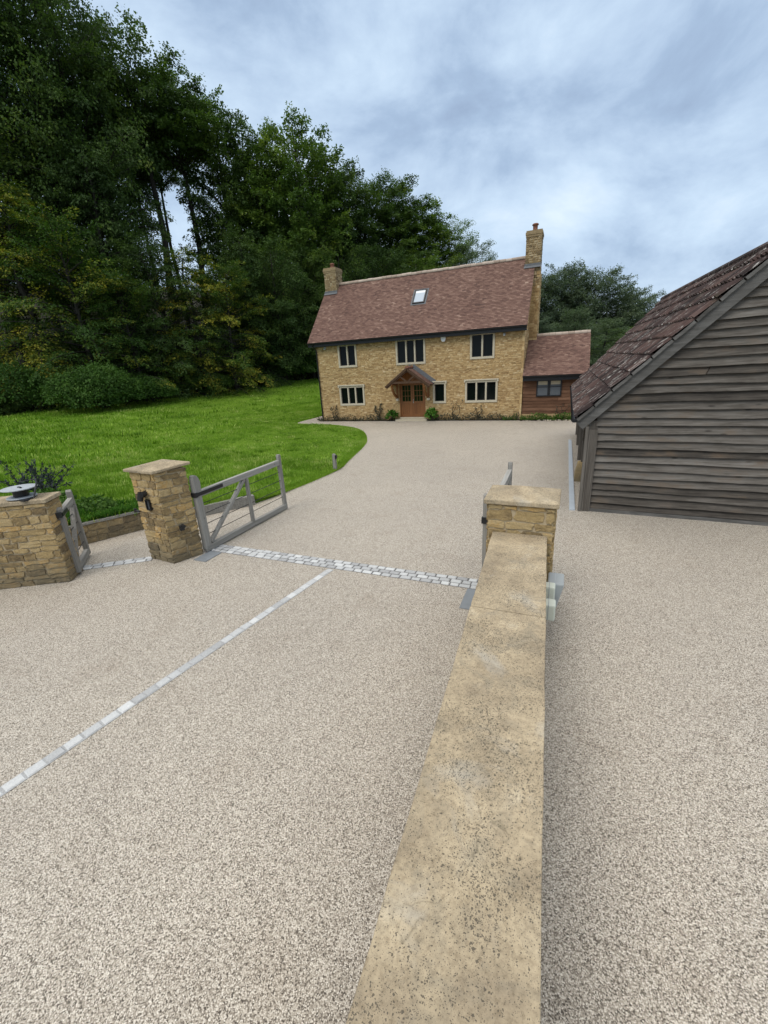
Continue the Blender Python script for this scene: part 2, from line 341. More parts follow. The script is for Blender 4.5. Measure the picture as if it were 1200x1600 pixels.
M['terracotta'] = m_stone('terracotta', [(0.0, (0.17, 0.075, 0.05)), (1.0, (0.27, 0.13, 0.09))], 14.0, 0.2, 0.004)
M['brick'] = m_stone('chimney_stone', [(0.05, (0.115, 0.085, 0.05)), (0.4, (0.26, 0.19, 0.105)), (0.7, (0.36, 0.28, 0.165)), (1.0, (0.45, 0.38, 0.26))], 10.0, 0.5, 0.02)
M['soil'] = m_plain('dark_soil', (0.03, 0.022, 0.015), 0.95, 0.1, 0, 0.5, 9.0)
M['litter'] = m_plain('woodland_floor', (0.022, 0.020, 0.011), 0.95, 0.1, 0, 0.6, 1.5)
M['farground'] = m_plain('meadow', (0.04, 0.075, 0.018), 0.95, 0.1, 0, 0.4, 0.3)
M['lawn'] = m_lawn()
M['blade'] = m_leaf('grass_blade', [(0.0, (0.0552, 0.1150, 0.0099)), (0.40, (0.1380, 0.2587, 0.0198)), (0.75, (0.2400, 0.3795, 0.0396)), (1.0, (0.3840, 0.4370, 0.1320))], 0.3, 0.5)
M['bark'] = m_wood('bark', [(0.0, (0.012, 0.011, 0.009)), (0.5, (0.04, 0.036, 0.03)), (1.0, (0.085, 0.08, 0.068))], 'z', 6.0, 0.95, 0.1, 0.8, False)
M['leaf_dark'] = m_leaf('leaf_dark', [(0.0, (0.0290, 0.0555, 0.0190)), (0.5, (0.0581, 0.1003, 0.0277)), (0.85, (0.1015, 0.1560, 0.0330)), (1.0, (0.1572, 0.1923, 0.0381))])
M['leaf_mid'] = m_leaf('leaf_mid', [(0.0, (0.0386, 0.0771, 0.0189)), (0.5, (0.0821, 0.1414, 0.0265)), (0.85, (0.1497, 0.2142, 0.0340)), (1.0, (0.2415, 0.2785, 0.0473))])
M['leaf_gold'] = m_leaf('leaf_turning', [(0.0, (0.026, 0.060, 0.014)), (0.50, (0.050, 0.100, 0.018)), (0.66, (0.11, 0.15, 0.022)), (0.82, (0.23, 0.225, 0.03)), (1.0, (0.38, 0.31, 0.04))], 0.32, 0.35)
M['leaf_haze'] = m_leaf('leaf_haze_grey', [(0.0, (0.0459, 0.0675, 0.0442)), (0.5, (0.0810, 0.1148, 0.0676)), (1.0, (0.1350, 0.1688, 0.0910))])  # distance haze is mixed into these leaf colours as grey
M['leaf_pale'] = m_leaf('leaf_pale', [(0.0, (0.0529, 0.0820, 0.0423)), (0.5, (0.0991, 0.1388, 0.0728)), (1.0, (0.1587, 0.2049, 0.1125))])
M['leaf_bush'] = m_leaf('leaf_bush', [(0.0, (0.0270, 0.0609, 0.0146)), (0.5, (0.0542, 0.1166, 0.0194)), (1.0, (0.1016, 0.1788, 0.0315))], 0.25, 0.5)
M['leaf_purple'] = m_leaf('leaf_slate_purple', [(0.0, (0.016, 0.022, 0.026)), (0.6, (0.036, 0.046, 0.052)), (1.0, (0.07, 0.085, 0.075))], 0.2, 1.5)
M['leaf_bright'] = m_leaf('leaf_bright', [(0.0, (0.03, 0.09, 0.012)), (1.0, (0.10, 0.22, 0.03))], 0.3, 2.0)
M['leaf_red'] = m_leaf('leaf_heather', [(0.0, (0.03, 0.035, 0.02)), (1.0, (0.09, 0.085, 0.06))], 0.2, 2.0)

rs = np.random.RandomState(7); random.seed(7)

# ------------------------------------------------------------------ ground, lawn, hillside
def crom(P, n):
    P = np.asarray(P, float); m = len(P); out = []
    for tt in np.linspace(0, m-1, n):
        i = min(int(tt), m-2); u = tt-i
        p0, p1, p2, p3 = P[max(i-1, 0)], P[i], P[i+1], P[min(i+2, m-1)]
        out.append(0.5*((2*p1)+(-p0+p2)*u+(2*p0-5*p1+4*p2-p3)*u*u+(-p0+3*p1-3*p2+p3)*u**3))
    return np.array(out)
def sheet(name, x0, y0, x1, y1, zz, mat, kind='structure'):
    b = MB(); b.add([(x0, y0, zz), (x1, y0, zz), (x1, y1, zz), (x0, y1, zz)], [[0, 1, 2, 3]])
    return tag(b.build(name, mat), kind=kind)
sheet('ground', -600, -600, 600, 600, -0.06, M['farground'])
sheet('driveway', -26, -12, 34, 27.6, 0.0, M['resin'])

LB = crom([(-12.4, -1.5, .5), (-10.05, 4.0, .5), (-9.38, 5.3, .47), (-8.85, 6.35, .40), (-8.15, 7.45, .28), (-7.5, 8.5, .14), (-7.22, 9.8, .035), (-7.02, 12.2, .03),
           (-7.31, 13.75, .03), (-8.38, 17.7, .03), (-10.39, 21.1, .025), (-12.94, 22.75, .015), (-16.1, 23.62, .012), (-16.5, 27.3, .05), (-16.7, 34, .5), (-17, 46, 1.2)], 260)
LO = crom([(-38, 0, 1.0), (-39.5, 7, 1.1), (-39.8, 9.5, 1.12), (-40, 11.5, 1.14), (-40, 13, 1.16), (-39.8, 14.3, 1.18), (-39.6, 15.4, 1.2), (-39.4, 16.5, 1.22), (-39.2, 17.6, 1.25),
           (-39, 19.3, 1.29), (-38.7, 21.8, 1.36), (-38.4, 23.8, 1.43), (-38, 26, 1.52), (-36.5, 33.5, 1.85), (-31, 41, 2.2), (-20, 47, 2.3)], 260)
def lawn_pt(i, s):
    b, o = LB[i], LO[i]
    p = b+(o-b)*s
    zz = b[2]+(o[2]-b[2])*(0.12*s+0.88*s*s*(3-2*s))
    p[2] = zz+0.05*math.sin(p[0]*.7+p[1]*.4)*min(1, s*4)+0.04*math.sin(p[0]*1.9-p[1]*1.3)*min(1, s*4)
    return p
NR = 46
V = np.array([[lawn_pt(i, (j/(NR-1))**1.6) for j in range(NR)] for i in range(260)])
lb = MB(); idx = lambda i, j: i*NR+j
skirt = V[:, 0, :].copy(); skirt[:, 2] = -0.05
lb.add(np.concatenate([V.reshape(-1, 3), skirt]),
       [[idx(i, j), idx(i+1, j), idx(i+1, j+1), idx(i, j+1)] for i in range(259) for j in range(NR-1)]+[[260*NR+i, 260*NR+i+1, idx(i+1, 0), idx(i, 0)] for i in range(259)])
tag(lb.build('lawn', M['lawn'], smooth=True), kind='structure')
# grass blades, thick near the drive and thinner with distance
def blades(n, smin, smax, i0, i1, h0, h1, w):
    i = rs.randint(i0, i1, n); s = smin+(smax-smin)*rs.rand(n)**1.15
    fr = rs.rand(n)
    P = np.array([lawn_pt(a, b) for a, b in zip(i, s)]); P2 = np.array([lawn_pt(min(a+1, 259), b) for a, b in zip(i, s)])
    P = P+(P2-P)*fr[:, None]
    pn = np.sin(P[:, 0]*1.3+np.sin(P[:, 1]*.9)*2)*np.sin(P[:, 1]*1.1+1.7*np.sin(P[:, 0]*.6))
    h = (h0+(h1-h0)*rs.rand(n))*(1+0.35*pn); an = rs.rand(n)*6.283; le = (rs.rand(n, 2)-.5)*0.9*h[:, None]
    dx, dy = np.cos(an)*w/2, np.sin(an)*w/2
    Q = np.zeros((n, 4, 3)); Q[:, 0] = P-np.c_[dx, dy, 0*dx+.01]; Q[:, 1] = P+np.c_[dx, dy, 0*dx-.01]
    tip = P+np.c_[le, h]; Q[:, 2] = tip+np.c_[dx, dy, 0*dx]*.25; Q[:, 3] = tip-np.c_[dx, dy, 0*dx]*.25
    return Q, np.clip(rs.rand(n)*.62+.19+.2*pn, 0, 1)
A = [blades(90000, 0.0, 0.28, 20, 130, .035, .085, .012), blades(30000, 0.0, 0.12, 15, 80, .05, .14, .016), blades(90000, 0.0, 0.30, 118, 235, .025, .055, .022), blades(26000, 0.0, 0.30, 225, 259, .04, .07, .03), blades(75000, 0.22, 0.99, 20, 259, .05, .10, .035), blades(26000, -0.0022, 0.010, 60, 225, .02, .055, .013)]
def tufts(nc, per, i0, i1, s0, s1, h, w, tlo, thi, spread):
    ci = rs.randint(i0, i1, nc); cs = s0+(s1-s0)*rs.rand(nc); C_ = np.array([lawn_pt(a, b) for a, b in zip(ci, cs)]); P = np.repeat(C_, per, 0); n = len(P)
    o = rs.normal(0, spread, (n, 2))*np.repeat(rs.uniform(.5, 1.5, nc), per)[:, None]; P[:, :2] += o; an = np.arctan2(o[:, 1], o[:, 0])+rs.normal(0, .6, n); hh = h*rs.uniform(.5, 1.2, n)
    dx, dy = -np.sin(an)*w/2, np.cos(an)*w/2; Q = np.zeros((n, 4, 3)); Q[:, 0] = P-np.c_[dx, dy, 0*dx+.01]; Q[:, 1] = P+np.c_[dx, dy, 0*dx-.01]
    tip = P+np.c_[np.cos(an)*hh*.6, np.sin(an)*hh*.6, hh]; Q[:, 2] = tip+np.c_[dx, dy, 0*dx]*.3; Q[:, 3] = tip-np.c_[dx, dy, 0*dx]*.3
    return Q, np.repeat(rs.uniform(tlo, thi, nc), per)+rs.normal(0, .06, n)
A += [tufts(900, 22, 20, 135, .002, .30, .13, .018, .0, .3, .09), tufts(700, 22, 20, 135, .002, .30, .11, .018, .75, 1.0, .09), tufts(420, 26, 118, 259, .01, .30, .09, .03, .0, .35, .14),
      tufts(420, 26, 118, 259, .01, .30, .08, .03, .7, 1.0, .14), tufts(900, 16, 20, 259, .3, .98, .16, .06, .0, .4, .3), tufts(600, 16, 20, 259, .3, .98, .14, .06, .7, 1.0, .3)]
tag(quads_object('grass', np.concatenate([a[0] for a in A]), np.concatenate([a[1] for a in A]), M['blade']), kind='stuff')

hb = MB(); far = []
for o in LO:
    d = o[:2]-np.array([-6.0, 14.0]); d /= np.linalg.norm(d); far.append((d, o))
KS = [0, 3, 8, 16, 30, 50, 75]
HV = np.array([[(o[0]+d[0]*k, o[1]+d[1]*k, o[2]-0.02+0.40*k-(0.0015*k*k)+0.25*math.sin(k+o[0])) for k in KS] for d, o in far])
nk = len(KS)
hb.add(HV.reshape(-1, 3), [[i*nk+j, (i+1)*nk+j, (i+1)*nk+j+1, i*nk+j+1] for i in range(259) for j in range(nk-1)])
tag(hb.build('hillside', M['litter'], smooth=True), kind='structure')
rh = MB()
xs = np.linspace(-45, 110, 40); ks = np.linspace(0, 90, 14)
RV = np.array([[(x, 47+k, 2.3*max(0, min(1, (k+6)/20))*(1 if x < 0 else max(.2, 1-x/60))+0.10*max(0, k-8)+.3*math.sin(x*.3+k*.2)) for k in ks] for x in xs])
rh.add(RV.reshape(-1, 3), [[i*14+j, (i+1)*14+j, (i+1)*14+j+1, i*14+j+1] for i in range(39) for j in range(13)])
tag(rh.build('rising_ground', M['litter'], smooth=True), kind='structure')

# ------------------------------------------------------------------ setts and slabs let into the drive
def sett_band(name, path, courses, sx, sy, seed, g=.008, lo=.25):
    r = random.Random(seed); p = np.array(path[0], float); q = np.array(path[1], float)
    L = np.linalg.norm(q-p); d = (q-p)/L; s = np.array([-d[1], d[0]]); b = MB(); bed = MB()
    wid = courses*sy
    c = [p+s*(-wid/2), q+s*(-wid/2), q+s*(wid/2), p+s*(wid/2)]
    bed_v = [(x, y, 0.004) for x, y in c]
    for k in range(courses):
        x = -r.random()*sx*.5
        while x < L-0.01:
            l = sx*r.uniform(.85, 1.2); x0 = max(0, x); x1 = min(L, x+l)
            if x1-x0 > .035:
                zt = .012+r.uniform(-.003, .004); y0 = -wid/2+k*sy
                base = [(x0+g, y0+g), (x1-g, y0+g), (x1-g, y0+sy-g), (x0+g, y0+sy-g)]
                cx, cy = (x0+x1)/2, y0+sy/2
                jit = [(a+r.uniform(-.005, .005), e+r.uniform(-.005, .005)) for a, e in base]
                top = [(cx+(a-cx)*.86, cy+(e-cy)*.84) for a, e in jit]
                W_ = lambda a, e, zz: (*(p+d*a+s*e), zz)
                v = [W_(a, e, 0.003) for a, e in jit]+[W_(a, e, zt) for a, e in top]
                b.add(v, [[0, 1, 5, 4], [1, 2, 6, 5], [2, 3, 7, 6], [3, 0, 4, 7], [4, 5, 6, 7]], r.uniform(lo, 1.0) if r.random() > .10 else r.uniform(lo*.5, lo+.1))
            x += l
    b.add(bed_v, [[0, 1, 2, 3]], -0.35 if courses > 1 else .25)
    o = b.build(name, M['sett']); return tag(o, kind='structure')
sett_band('sett_threshold', ((-6.42, 5.90), (-0.80, 5.88)), 3, .165, .108, 1, .009, .35)
sett_band('sett_line', ((-3.54, 5.70), (-4.62, -1.2)), 1, .15, .125, 2, .006, .35)
sett_band('sett_path_edge', ((-7.18, 5.14), (-8.25, 4.36)), 2, .19, .11, 3)
def slab(name, pts, zz, mat, th=.012):
    b = MB(); n = len(pts)
    b.add([(x, y, zz-th) for x, y in pts]+[(x, y, zz) for x, y in pts], [list(range(n, 2*n))]+[[i, (i+1) % n, n+(i+1) % n, n+i] for i in range(n)])
    return tag(b.build(name, mat), kind='structure')
slab('slate_threshold', [(-6.30, 5.30), (-6.00, 5.30), (-6.00, 5.72), (-6.30, 5.72)], .012, M['slate'])
slab('slate_threshold', [(-1.16, 5.14), (-.80, 5.14), (-.80, 5.70), (-1.16, 5.70)], .012, M['slate'])
slab('barn_kerb', [(0.27, 9.80), (0.385, 9.80), (0.36, 18.6), (0.245, 18.6)], .035, M['sheenkerb'], .04)
slab('flower_bed', [(-14.95, 24.72), (-9.55, 24.72), (-9.55, 25.02), (-14.95, 25.02)], .03, M['soil'], .035)
slab('flower_bed', [(-7.6, 24.72), (-2.2, 24.72), (-2.2, 25.02), (-7.6, 25.02)], .03, M['soil'], .035)
slab('flower_bed', [(-2.2, 24.45), (1.1, 24.45), (1.1, 25.02), (-2.2, 25.02)], .03, M['soil'], .035)

# ------------------------------------------------------------------ stonework
def rubble(mb, org, U, Nn, width, height, seed, course=(.09, .17), length=(.16, .42), gap=.014, proud=.025, holes=(), fine=True, top=None, ext=0.0, dark=0.0):
    """irregular coursed stones on the plane org + a*U + b*Z, standing proud along Nn"""
    r = random.Random(seed); org = np.array(org, float); U = np.array(U, float); Nn = np.array(Nn, float); Z = np.array([0, 0, 1.0])
    b = 0.0
    while b < height-.02:
        h = min(r.uniform(*course), height-b)
        if height-b-h < course[0]*.6: h = height-b
        a = -ext
        while a < width+ext-.02:
            l = min(r.uniform(*length)*(0.6 if r.random() < .2 else 1), width+ext-a)
            if width+ext-a-l < length[0]*.5: l = width+ext-a
            segs = [(a, a+l, b, b+h)]
            for (h0, h1, v0, v1) in holes:
                ns = []
                for (p0, p1, q0, q1) in segs:
                    if p1 <= h0 or p0 >= h1 or q1 <= v0 or q0 >= v1: ns.append((p0, p1, q0, q1)); continue
                    if p0 < h0: ns.append((p0, h0, q0, q1))
                    if p1 > h1: ns.append((h1, p1, q0, q1))
                    m0, m1 = max(p0, h0), min(p1, h1)
                    if q0 < v0: ns.append((m0, m1, q0, v0))
                    if q1 > v1: ns.append((m0, m1, v1, q1))
                segs = ns
            tn = r.random()
            for (p0, p1, q0, q1) in segs:
                if p1-p0 < .035 or q1-q0 < .03: continue
                g = gap/2; pr = proud*r.uniform(.65, 1.15); cx, cy = (p0+p1)/2, (q0+q1)/2; hw, hh = (p1-p0)/2-g, (q1-q0)/2-g
                if fine:
                    ring = []
                    for (sx_, sy_) in ((-1, -.5), (-.93, -.97), (-.35, -1), (.3, -1), (.94, -.97), (1, -.45), (1, .5), (.93, .97), (.3, 1), (-.3, 1), (-.94, .97), (-1, .5)):
                        ring.append((cx+sx_*hw+r.uniform(-.018, .014), cy+sy_*hh+r.uniform(-.014, .011)))
                    nr = len(ring); lev = [(1.0, -.012), (.98, pr*.8), (.90, pr)]
                    v = []
                    for sc_, dd in lev:
                        for (x, y) in ring: v.append(org+U*(cx+(x-cx)*sc_)+Z*(cy+(y-cy)*sc_)+Nn*(dd+r.uniform(-.006, .006)))
                    v.append(org+U*cx+Z*cy+Nn*(pr*r.uniform(.9, 1.2)))
                    f = [[k*nr+j, k*nr+(j+1) % nr, (k+1)*nr+(j+1) % nr, (k+1)*nr+j] for k in range(2) for j in range(nr)]+[[2*nr+j, 2*nr+(j+1) % nr, 3*nr] for j in range(nr)]
                else:
                    J = lambda: r.uniform(-.012, .012)
                    ring = [(cx-hw+J(), cy-hh+J()), (cx+hw+J(), cy-hh+J()), (cx+hw+J(), cy+hh+J()), (cx-hw+J(), cy+hh+J())]
                    v = [org+U*x+Z*y+Nn*-.01 for x, y in ring]+[org+U*(cx+(x-cx)*.9)+Z*(cy+(y-cy)*.82)+Nn*(pr+r.uniform(-.006, .006)) for x, y in ring]
                    f = [[0, 1, 5, 4], [1, 2, 6, 5], [2, 3, 7, 6], [3, 0, 4, 7], [4, 5, 6, 7]]
                mb.add(v, f, min(1, max(0, tn+r.uniform(-.06, .06)-dark)))
            a += l
        b += h
def skin_with_holes(mb, org, U, width, height, holes):
    xs_ = sorted({0, width, *[h[0] for h in holes], *[h[1] for h in holes]}); zs_ = sorted({0, height, *[h[2] for h in holes], *[h[3] for h in holes]})
    org = np.array(org, float); U = np.array(U, float); Z = np.array([0, 0, 1.0])
    for x0, x1 in zip(xs_, xs_[1:]):
        for z0, z1 in zip(zs_, zs_[1:]):
            cx, cz = (x0+x1)/2, (z0+z1)/2
            if any(h[0] < cx < h[1] and h[2] < cz < h[3] for h in holes): continue
            mb.add([org+U*x0+Z*z0, org+U*x1+Z*z0, org+U*x1+Z*z1, org+U*x0+Z*z1], [[0, 1, 2, 3]])

def tiles(mb, org, U, Sd, Nn, L, slope, w=.18, gauge=.105, seed=0, lift=.016, pale=.02):
    r = random.Random(seed); org = np.array(org, float); U, Sd, Nn = (np.array(k, float) for k in (U, Sd, Nn))
    nrow = int(slope/gauge)
    for k in range(nrow):
        s0 = k*gauge; s1 = min(slope, s0+gauge*1.5)
        x = -(w/2 if k % 2 else 0); cv_ = r.uniform(-.025, .025)
        while x < L-.01:
            x0, x1 = max(0, x)+.003, min(L, x+w)-.003
            if x1-x0 > .02:
                l0 = lift+r.uniform(-.004, .006); sk = r.uniform(-.004, .004); l1 = l0+r.uniform(-.003, .003)
                v = [org+U*x0+Sd*(s0+sk)+Nn*(l0), org+U*x1+Sd*(s0-sk)+Nn*(l1), org+U*x1+Sd*s1+Nn*.001, org+U*x0+Sd*s1+Nn*.001,
                     org+U*x0+Sd*(s0+sk)+Nn*(l0-.014), org+U*x1+Sd*(s0-sk)+Nn*(l1-.014)]
                t = r.betavariate(3.0, 3.0)
                if r.random() < pale: t = 1.0
                mb.add(v, [[0, 1, 2, 3], [4, 5, 1, 0]], min(1, max(0, t*.85+.05+cv_)))
            x += w

# ------------------------------------------------------------------ the stone house
HX0, HX1, HY, HYB, EAV = -14.9, -2.24, 25.0, 31.0, 4.78
RX0, RX1, RY, RZ, EY, EZ = -15.26, -2.08, 28.0, 8.50, 24.66, 4.84
house = thing('stone_house', (-8.5, 28, 0), 'golden stone house with a red clay tiled roof and two chimneys', 'house')
wins = {  # glass area x0,x1,z0,z1, lights, drip mould
    'a': (-13.22, -12.16, 3.40, 4.54, 2, False), 'b': (-9.36, -7.76, 3.36, 4.56, 3, False), 'c': (-4.97, -3.85, 3.44, 4.56, 2, False),
    'd': (-13.34, -11.80, 1.08, 2.06, 3, True), 'e': (-7.13, -6.56, 1.10, 2.07, 1, True), 'f': (-5.23, -3.63, 1.10, 2.08, 3, True)}
door = (-9.36, -7.72, 0.0, 2.26)
holes = [(w[0]-HX0-.11, w[1]-HX0+.11, w[2]-.12, w[3]+.11) for w in wins.values()]+[(door[0]-HX0, door[1]-HX0, 0, door[3])]
core = MB()
core.box((HX0+.02, HY+.17, -.05), (HX1-.02, HYB, EAV))
gz = RZ-.28
for xx, d in ((HX0+.02, -1), (HX1-.02, 1)):
    core.add([(xx, HY+.17, EAV), (xx, HYB, EAV), (xx, RY, gz), (xx-d*.3, HY+.17, EAV), (xx-d*.3, HYB, EAV), (xx-d*.3, RY, gz)], [[0, 1, 2], [5, 4, 3], [0, 2, 5, 3], [2, 1, 4, 5]])
core.build('wall_core', M['mortar_house'], house)
sk = MB(); skin_with_holes(sk, (HX0, HY+.02, 0), (1, 0, 0), HX1-HX0, EAV, holes)
for (h0, h1, v0, v1) in holes:      # reveals
    x0, x1 = HX0+h0, HX0+h1
    sk.add([(x0, HY+.02, v0), (x1, HY+.02, v0), (x1, HY+.02, v1), (x0, HY+.02, v1), (x0, HY+.17, v0), (x1, HY+.17, v0), (x1, HY+.17, v1), (x0, HY+.17, v1)], [[0, 4, 7, 3], [1, 2, 6, 5], [3, 7, 6, 2], [0, 1, 5, 4]])
for xx, d in ((HX0, -1), (HX1, 1)):  # gable skins
    sk.add([(xx, HY+.02, -.05), (xx, HYB, -.05), (xx, HYB, EAV), (xx, RY, gz), (xx, HY+.02, EAV)], [[0, 1, 2, 3, 4]])
sk.build('mortar_face', M['mortar_house'], house)
st = MB(); rubble(st, (HX0, HY+.02, 0), (1, 0, 0), (0, -1, 0), HX1-HX0, EAV, 11, (.045, .105), (.10, .30), .014, .018, holes, fine=False)
st.build('front_wall', M['ham'], house)
gs = MB(); rubble(gs, (HX1, HY, 0), (0, 1, 0), (1, 0, 0), 6.0, EAV, 12, (.09, .18), (.18, .5), .016, .025, (), fine=False)
for k in range(26):                # gable triangle, course by course
    z0 = EAV+k*.135; f0 = (z0+.13-EAV)/(gz-EAV)
    if f0 > .97: break
    y0 = HY+(RY-HY)*f0; rubble(gs, (HX1, y0, z0), (0, 1, 0), (1, 0, 0), (RY-y0)*2, .135, 100+k, (.13, .14), (.18, .5), .016, .025, (), fine=False)
gs.build('gable_wall', M['ham'], house)
rng = random.Random(5); qb = MB(); zq = 0.0; k = 0       # dressed quoins on the right-hand corner
while zq < EAV-.1:
    hq = rng.uniform(.22, .32); lq = .30 if k % 2 else .2; hq = min(hq, EAV-zq)
    qb.box((HX1-lq*.3, HY-.016, zq+.006), (HX1+.035, HY+.5-lq, zq+hq-.006), rng.uniform(.2, .9)); zq += hq; k += 1
qb.build('quoins', M['ham'], house)

def window(x0, x1, z0, z1, n, drip, parent):
    fr = MB(); yf, yb = HY-.035, HY+.17
    fr.box((x0-.11, yf, z0-.12), (x1+.11, yb, z0), .7); fr.box((x0-.11, yf, z1), (x1+.11, yb, z1+.11), .6)
    fr.box((x0-.11, yf+.002, z0), (x0, yb, z1), .5); fr.box((x1, yf+.002, z0), (x1+.11, yb, z1), .55)
    w = (x1-x0)/n
    for i in range(1, n): fr.box((x0+i*w-.045, yf+.01, z0), (x0+i*w+.045, yb, z1), .6)
    if drip:
        fr.box((x0-.16, HY-.10, z1+.112), (x1+.16, HY+.02, z1+.18), .8)
        for xx in (x0-.16, x1+.08): fr.box((xx, HY-.098, z1+.02), (xx+.08, HY+.0, z1+.112), .7)
    wo = fr.build('window', M['dressed'], parent, bevel=.008)
    for i in range(n):
        a = x0+i*w+(.045 if i else 0); c = x0+(i+1)*w-(.045 if i < n-1 else 0)
        cb = MB(); y0, y1 = HY+.075, HY+.12; t = .04
        cb.box((a, y0, z0), (a+t, y1, z1)); cb.box((c-t, y0, z0), (c, y1, z1)); cb.box((a+t, y0, z0), (c-t, y1, z0+t)); cb.box((a+t, y0, z1-t), (c-t, y1, z1))
        cb.build('casement', M['black'], wo)
        gb = MB(); gb.add([(a+t, HY+.10, z0+t), (c-t, HY+.10, z0+t), (c-t, HY+.10, z1-t), (a+t, HY+.10, z1-t)], [[0, 1, 2, 3]]); gb.build('pane', M['glass'], wo)
for w in wins.values(): window(*w, house)

# door: two leaves, each glazed above and panelled below
dfr = MB(); D0, D1, DT = door[0], door[1], door[3]
dfr.box((D0, HY+.02, .18), (D0+.07, HY+.14, DT)); dfr.box((D1-.07, HY+.02, .18), (D1, HY+.14, DT)); dfr.box((D0+.07, HY+.02, DT-.08), (D1-.07, HY+.14, DT))
dfr.build('door_frame', M['oak'], house)
mid = (D0+D1)/2
for a, c in ((D0+.07, mid-.004), (mid+.004, D1-.07)):
    lf = MB(); y0, y1 = HY+.06, HY+.11; zb, zt = .2, DT-.08; s = .11
    lf.box((a, y0, zb), (a+s, y1, zt), .4); lf.box((c-s, y0, zb), (c, y1, zt), .6)
    lf.box((a+s, y0, zb), (c-s, y1, zb+.17), .5); lf.box((a+s, y0, 1.0), (c-s, y1, 1.13), .5); lf.box((a+s, y0, zt-.12), (c-s, y1, zt), .5)
    pw = (c-a-2*s)/4
    for i in range(4): lf.box((a+s+i*pw+.003, y0+.015, zb+.17), (a+s+(i+1)*pw-.003, y1-.01, 1.0), .3+.12*i)
    lo = lf.build('door', M['oak'], house, bevel=.004)
    gb = MB(); gb.add([(a+s, HY+.09, 1.13), (c-s, HY+.09, 1.13), (c-s, HY+.09, zt-.12), (a+s, HY+.09, zt-.12)], [[0, 1, 2, 3]]); gb.build('pane', M['glass_green'], lo)
    bars = MB(); gw, gh = (c-a-2*s)/3, (zt-.12-1.13)/3
    for i in (1, 2):
        bars.box((a+s+i*gw-.013, y0+.01, 1.13), (a+s+i*gw+.013, y1-.028, zt-.12)); bars.box((a+s, y0+.012, 1.13+i*gh-.013), (c-s, y1-.026, 1.13+i*gh+.013))
    bars.build('glazing_bars', M['oak'], lo)
hd = MB(); hd.tube([(mid+.05, HY+.03, 1.12), (mid+.05, HY+.03, 1.24)], .012); hd.box((mid+.035, HY+.035, 1.02), (mid+.065, HY+.06, 1.26)); hd.build('door_handle', M['metal'], house)
stp = MB(); stp.box((D0-.18, HY-.42, -.02), (D1+.18, HY+.14, .10), .3); stp.box((D0-.02, HY-.05, .10), (D1+.02, HY+.14, .19), .35); stp.build('door_step', M['dressed'], house, bevel=.012)

# main roof
rise = RZ-EZ; run = RY-EY; sl_ = math.hypot(rise, run); Sd = (0, run/sl_, rise/sl_); Nf = (0, -rise/sl_, run/sl_)
rf = MB(); tiles(rf, (RX0, EY, EZ), (1, 0, 0), Sd, Nf, RX1-RX0, sl_-.04, .18, .105, 21, .02, .012)
Sb = (0, -run/sl_, rise/sl_); Nb = (0, rise/sl_, run/sl_)
tiles(rf, (RX1, 2*RY-EY, EZ), (-1, 0, 0), Sb, Nb, RX1-RX0, sl_-.04, .36, .21, 22, .02)
n_ = np.array(Nf); 
rf.add([(RX0, EY, EZ-.03), (RX1, EY, EZ-.03), (RX1, RY, RZ-.03), (RX0, RY, RZ-.03), (RX0, 2*RY-EY, EZ-.03), (RX1, 2*RY-EY, EZ-.03)], [[0, 1, 2, 3], [3, 2, 5, 4]], .2)
rfo = rf.build('roof', M['clay'], house)
und = MB(); und.add([(RX0, EY+.02, EZ-.09), (RX1, EY+.02, EZ-.09), (RX1, RY, RZ-.10), (RX0, RY, RZ-.10), (RX0, 2*RY-EY, EZ-.09), (RX1, 2*RY-EY, EZ-.09)], [[3, 2, 1, 0], [4, 5, 2, 3]])
for xx in (RX0, RX1):
    und.add([(xx, EY+.01, EZ-.09), (xx, RY, RZ-.10), (xx, RY, RZ-.028), (xx, EY+.01, EZ-.028)], [[0, 1, 2, 3]]); und.add([(xx, 2*RY-EY, EZ-.09), (xx, RY, RZ-.10), (xx, RY, RZ-.028), (xx, 2*RY-EY, EZ-.028)], [[0, 1, 2, 3]])
und.build('roof_underlay', M['mortar_house'], rfo)
def ridge_run(x0, x1, y, zz, r, parent, seed, name='ridge_tiles'):
    b = MB(); q = random.Random(seed); x = x0
    while x < x1-.05:
        l = min(.33, x1-x); rr = r*q.uniform(.95, 1.05); dz = q.uniform(-.008, .008)
        v = []
        for xx in (x+.006, x+l-.006):
            for j in range(9): an = math.pi*(-.12+1.24*j/8); v.append((xx, y-rr*1.15*math.cos(an), zz+dz-.03+rr*math.sin(an)))
        f = [[j, j+1, 10+j, 9+j] for j in range(8)]+[list(range(9))[::-1], list(range(9, 18))]
        b.add(v, f, q.random()); x += l
    b.beam((x0+.01, y, zz-.015), (x1-.01, y, zz-.015), .2, .07, t=.2)
    return b.build(name, M['ridge'], parent)
ridge_run(RX0+.02, RX1-.02, RY, RZ, .12, rfo, 31)
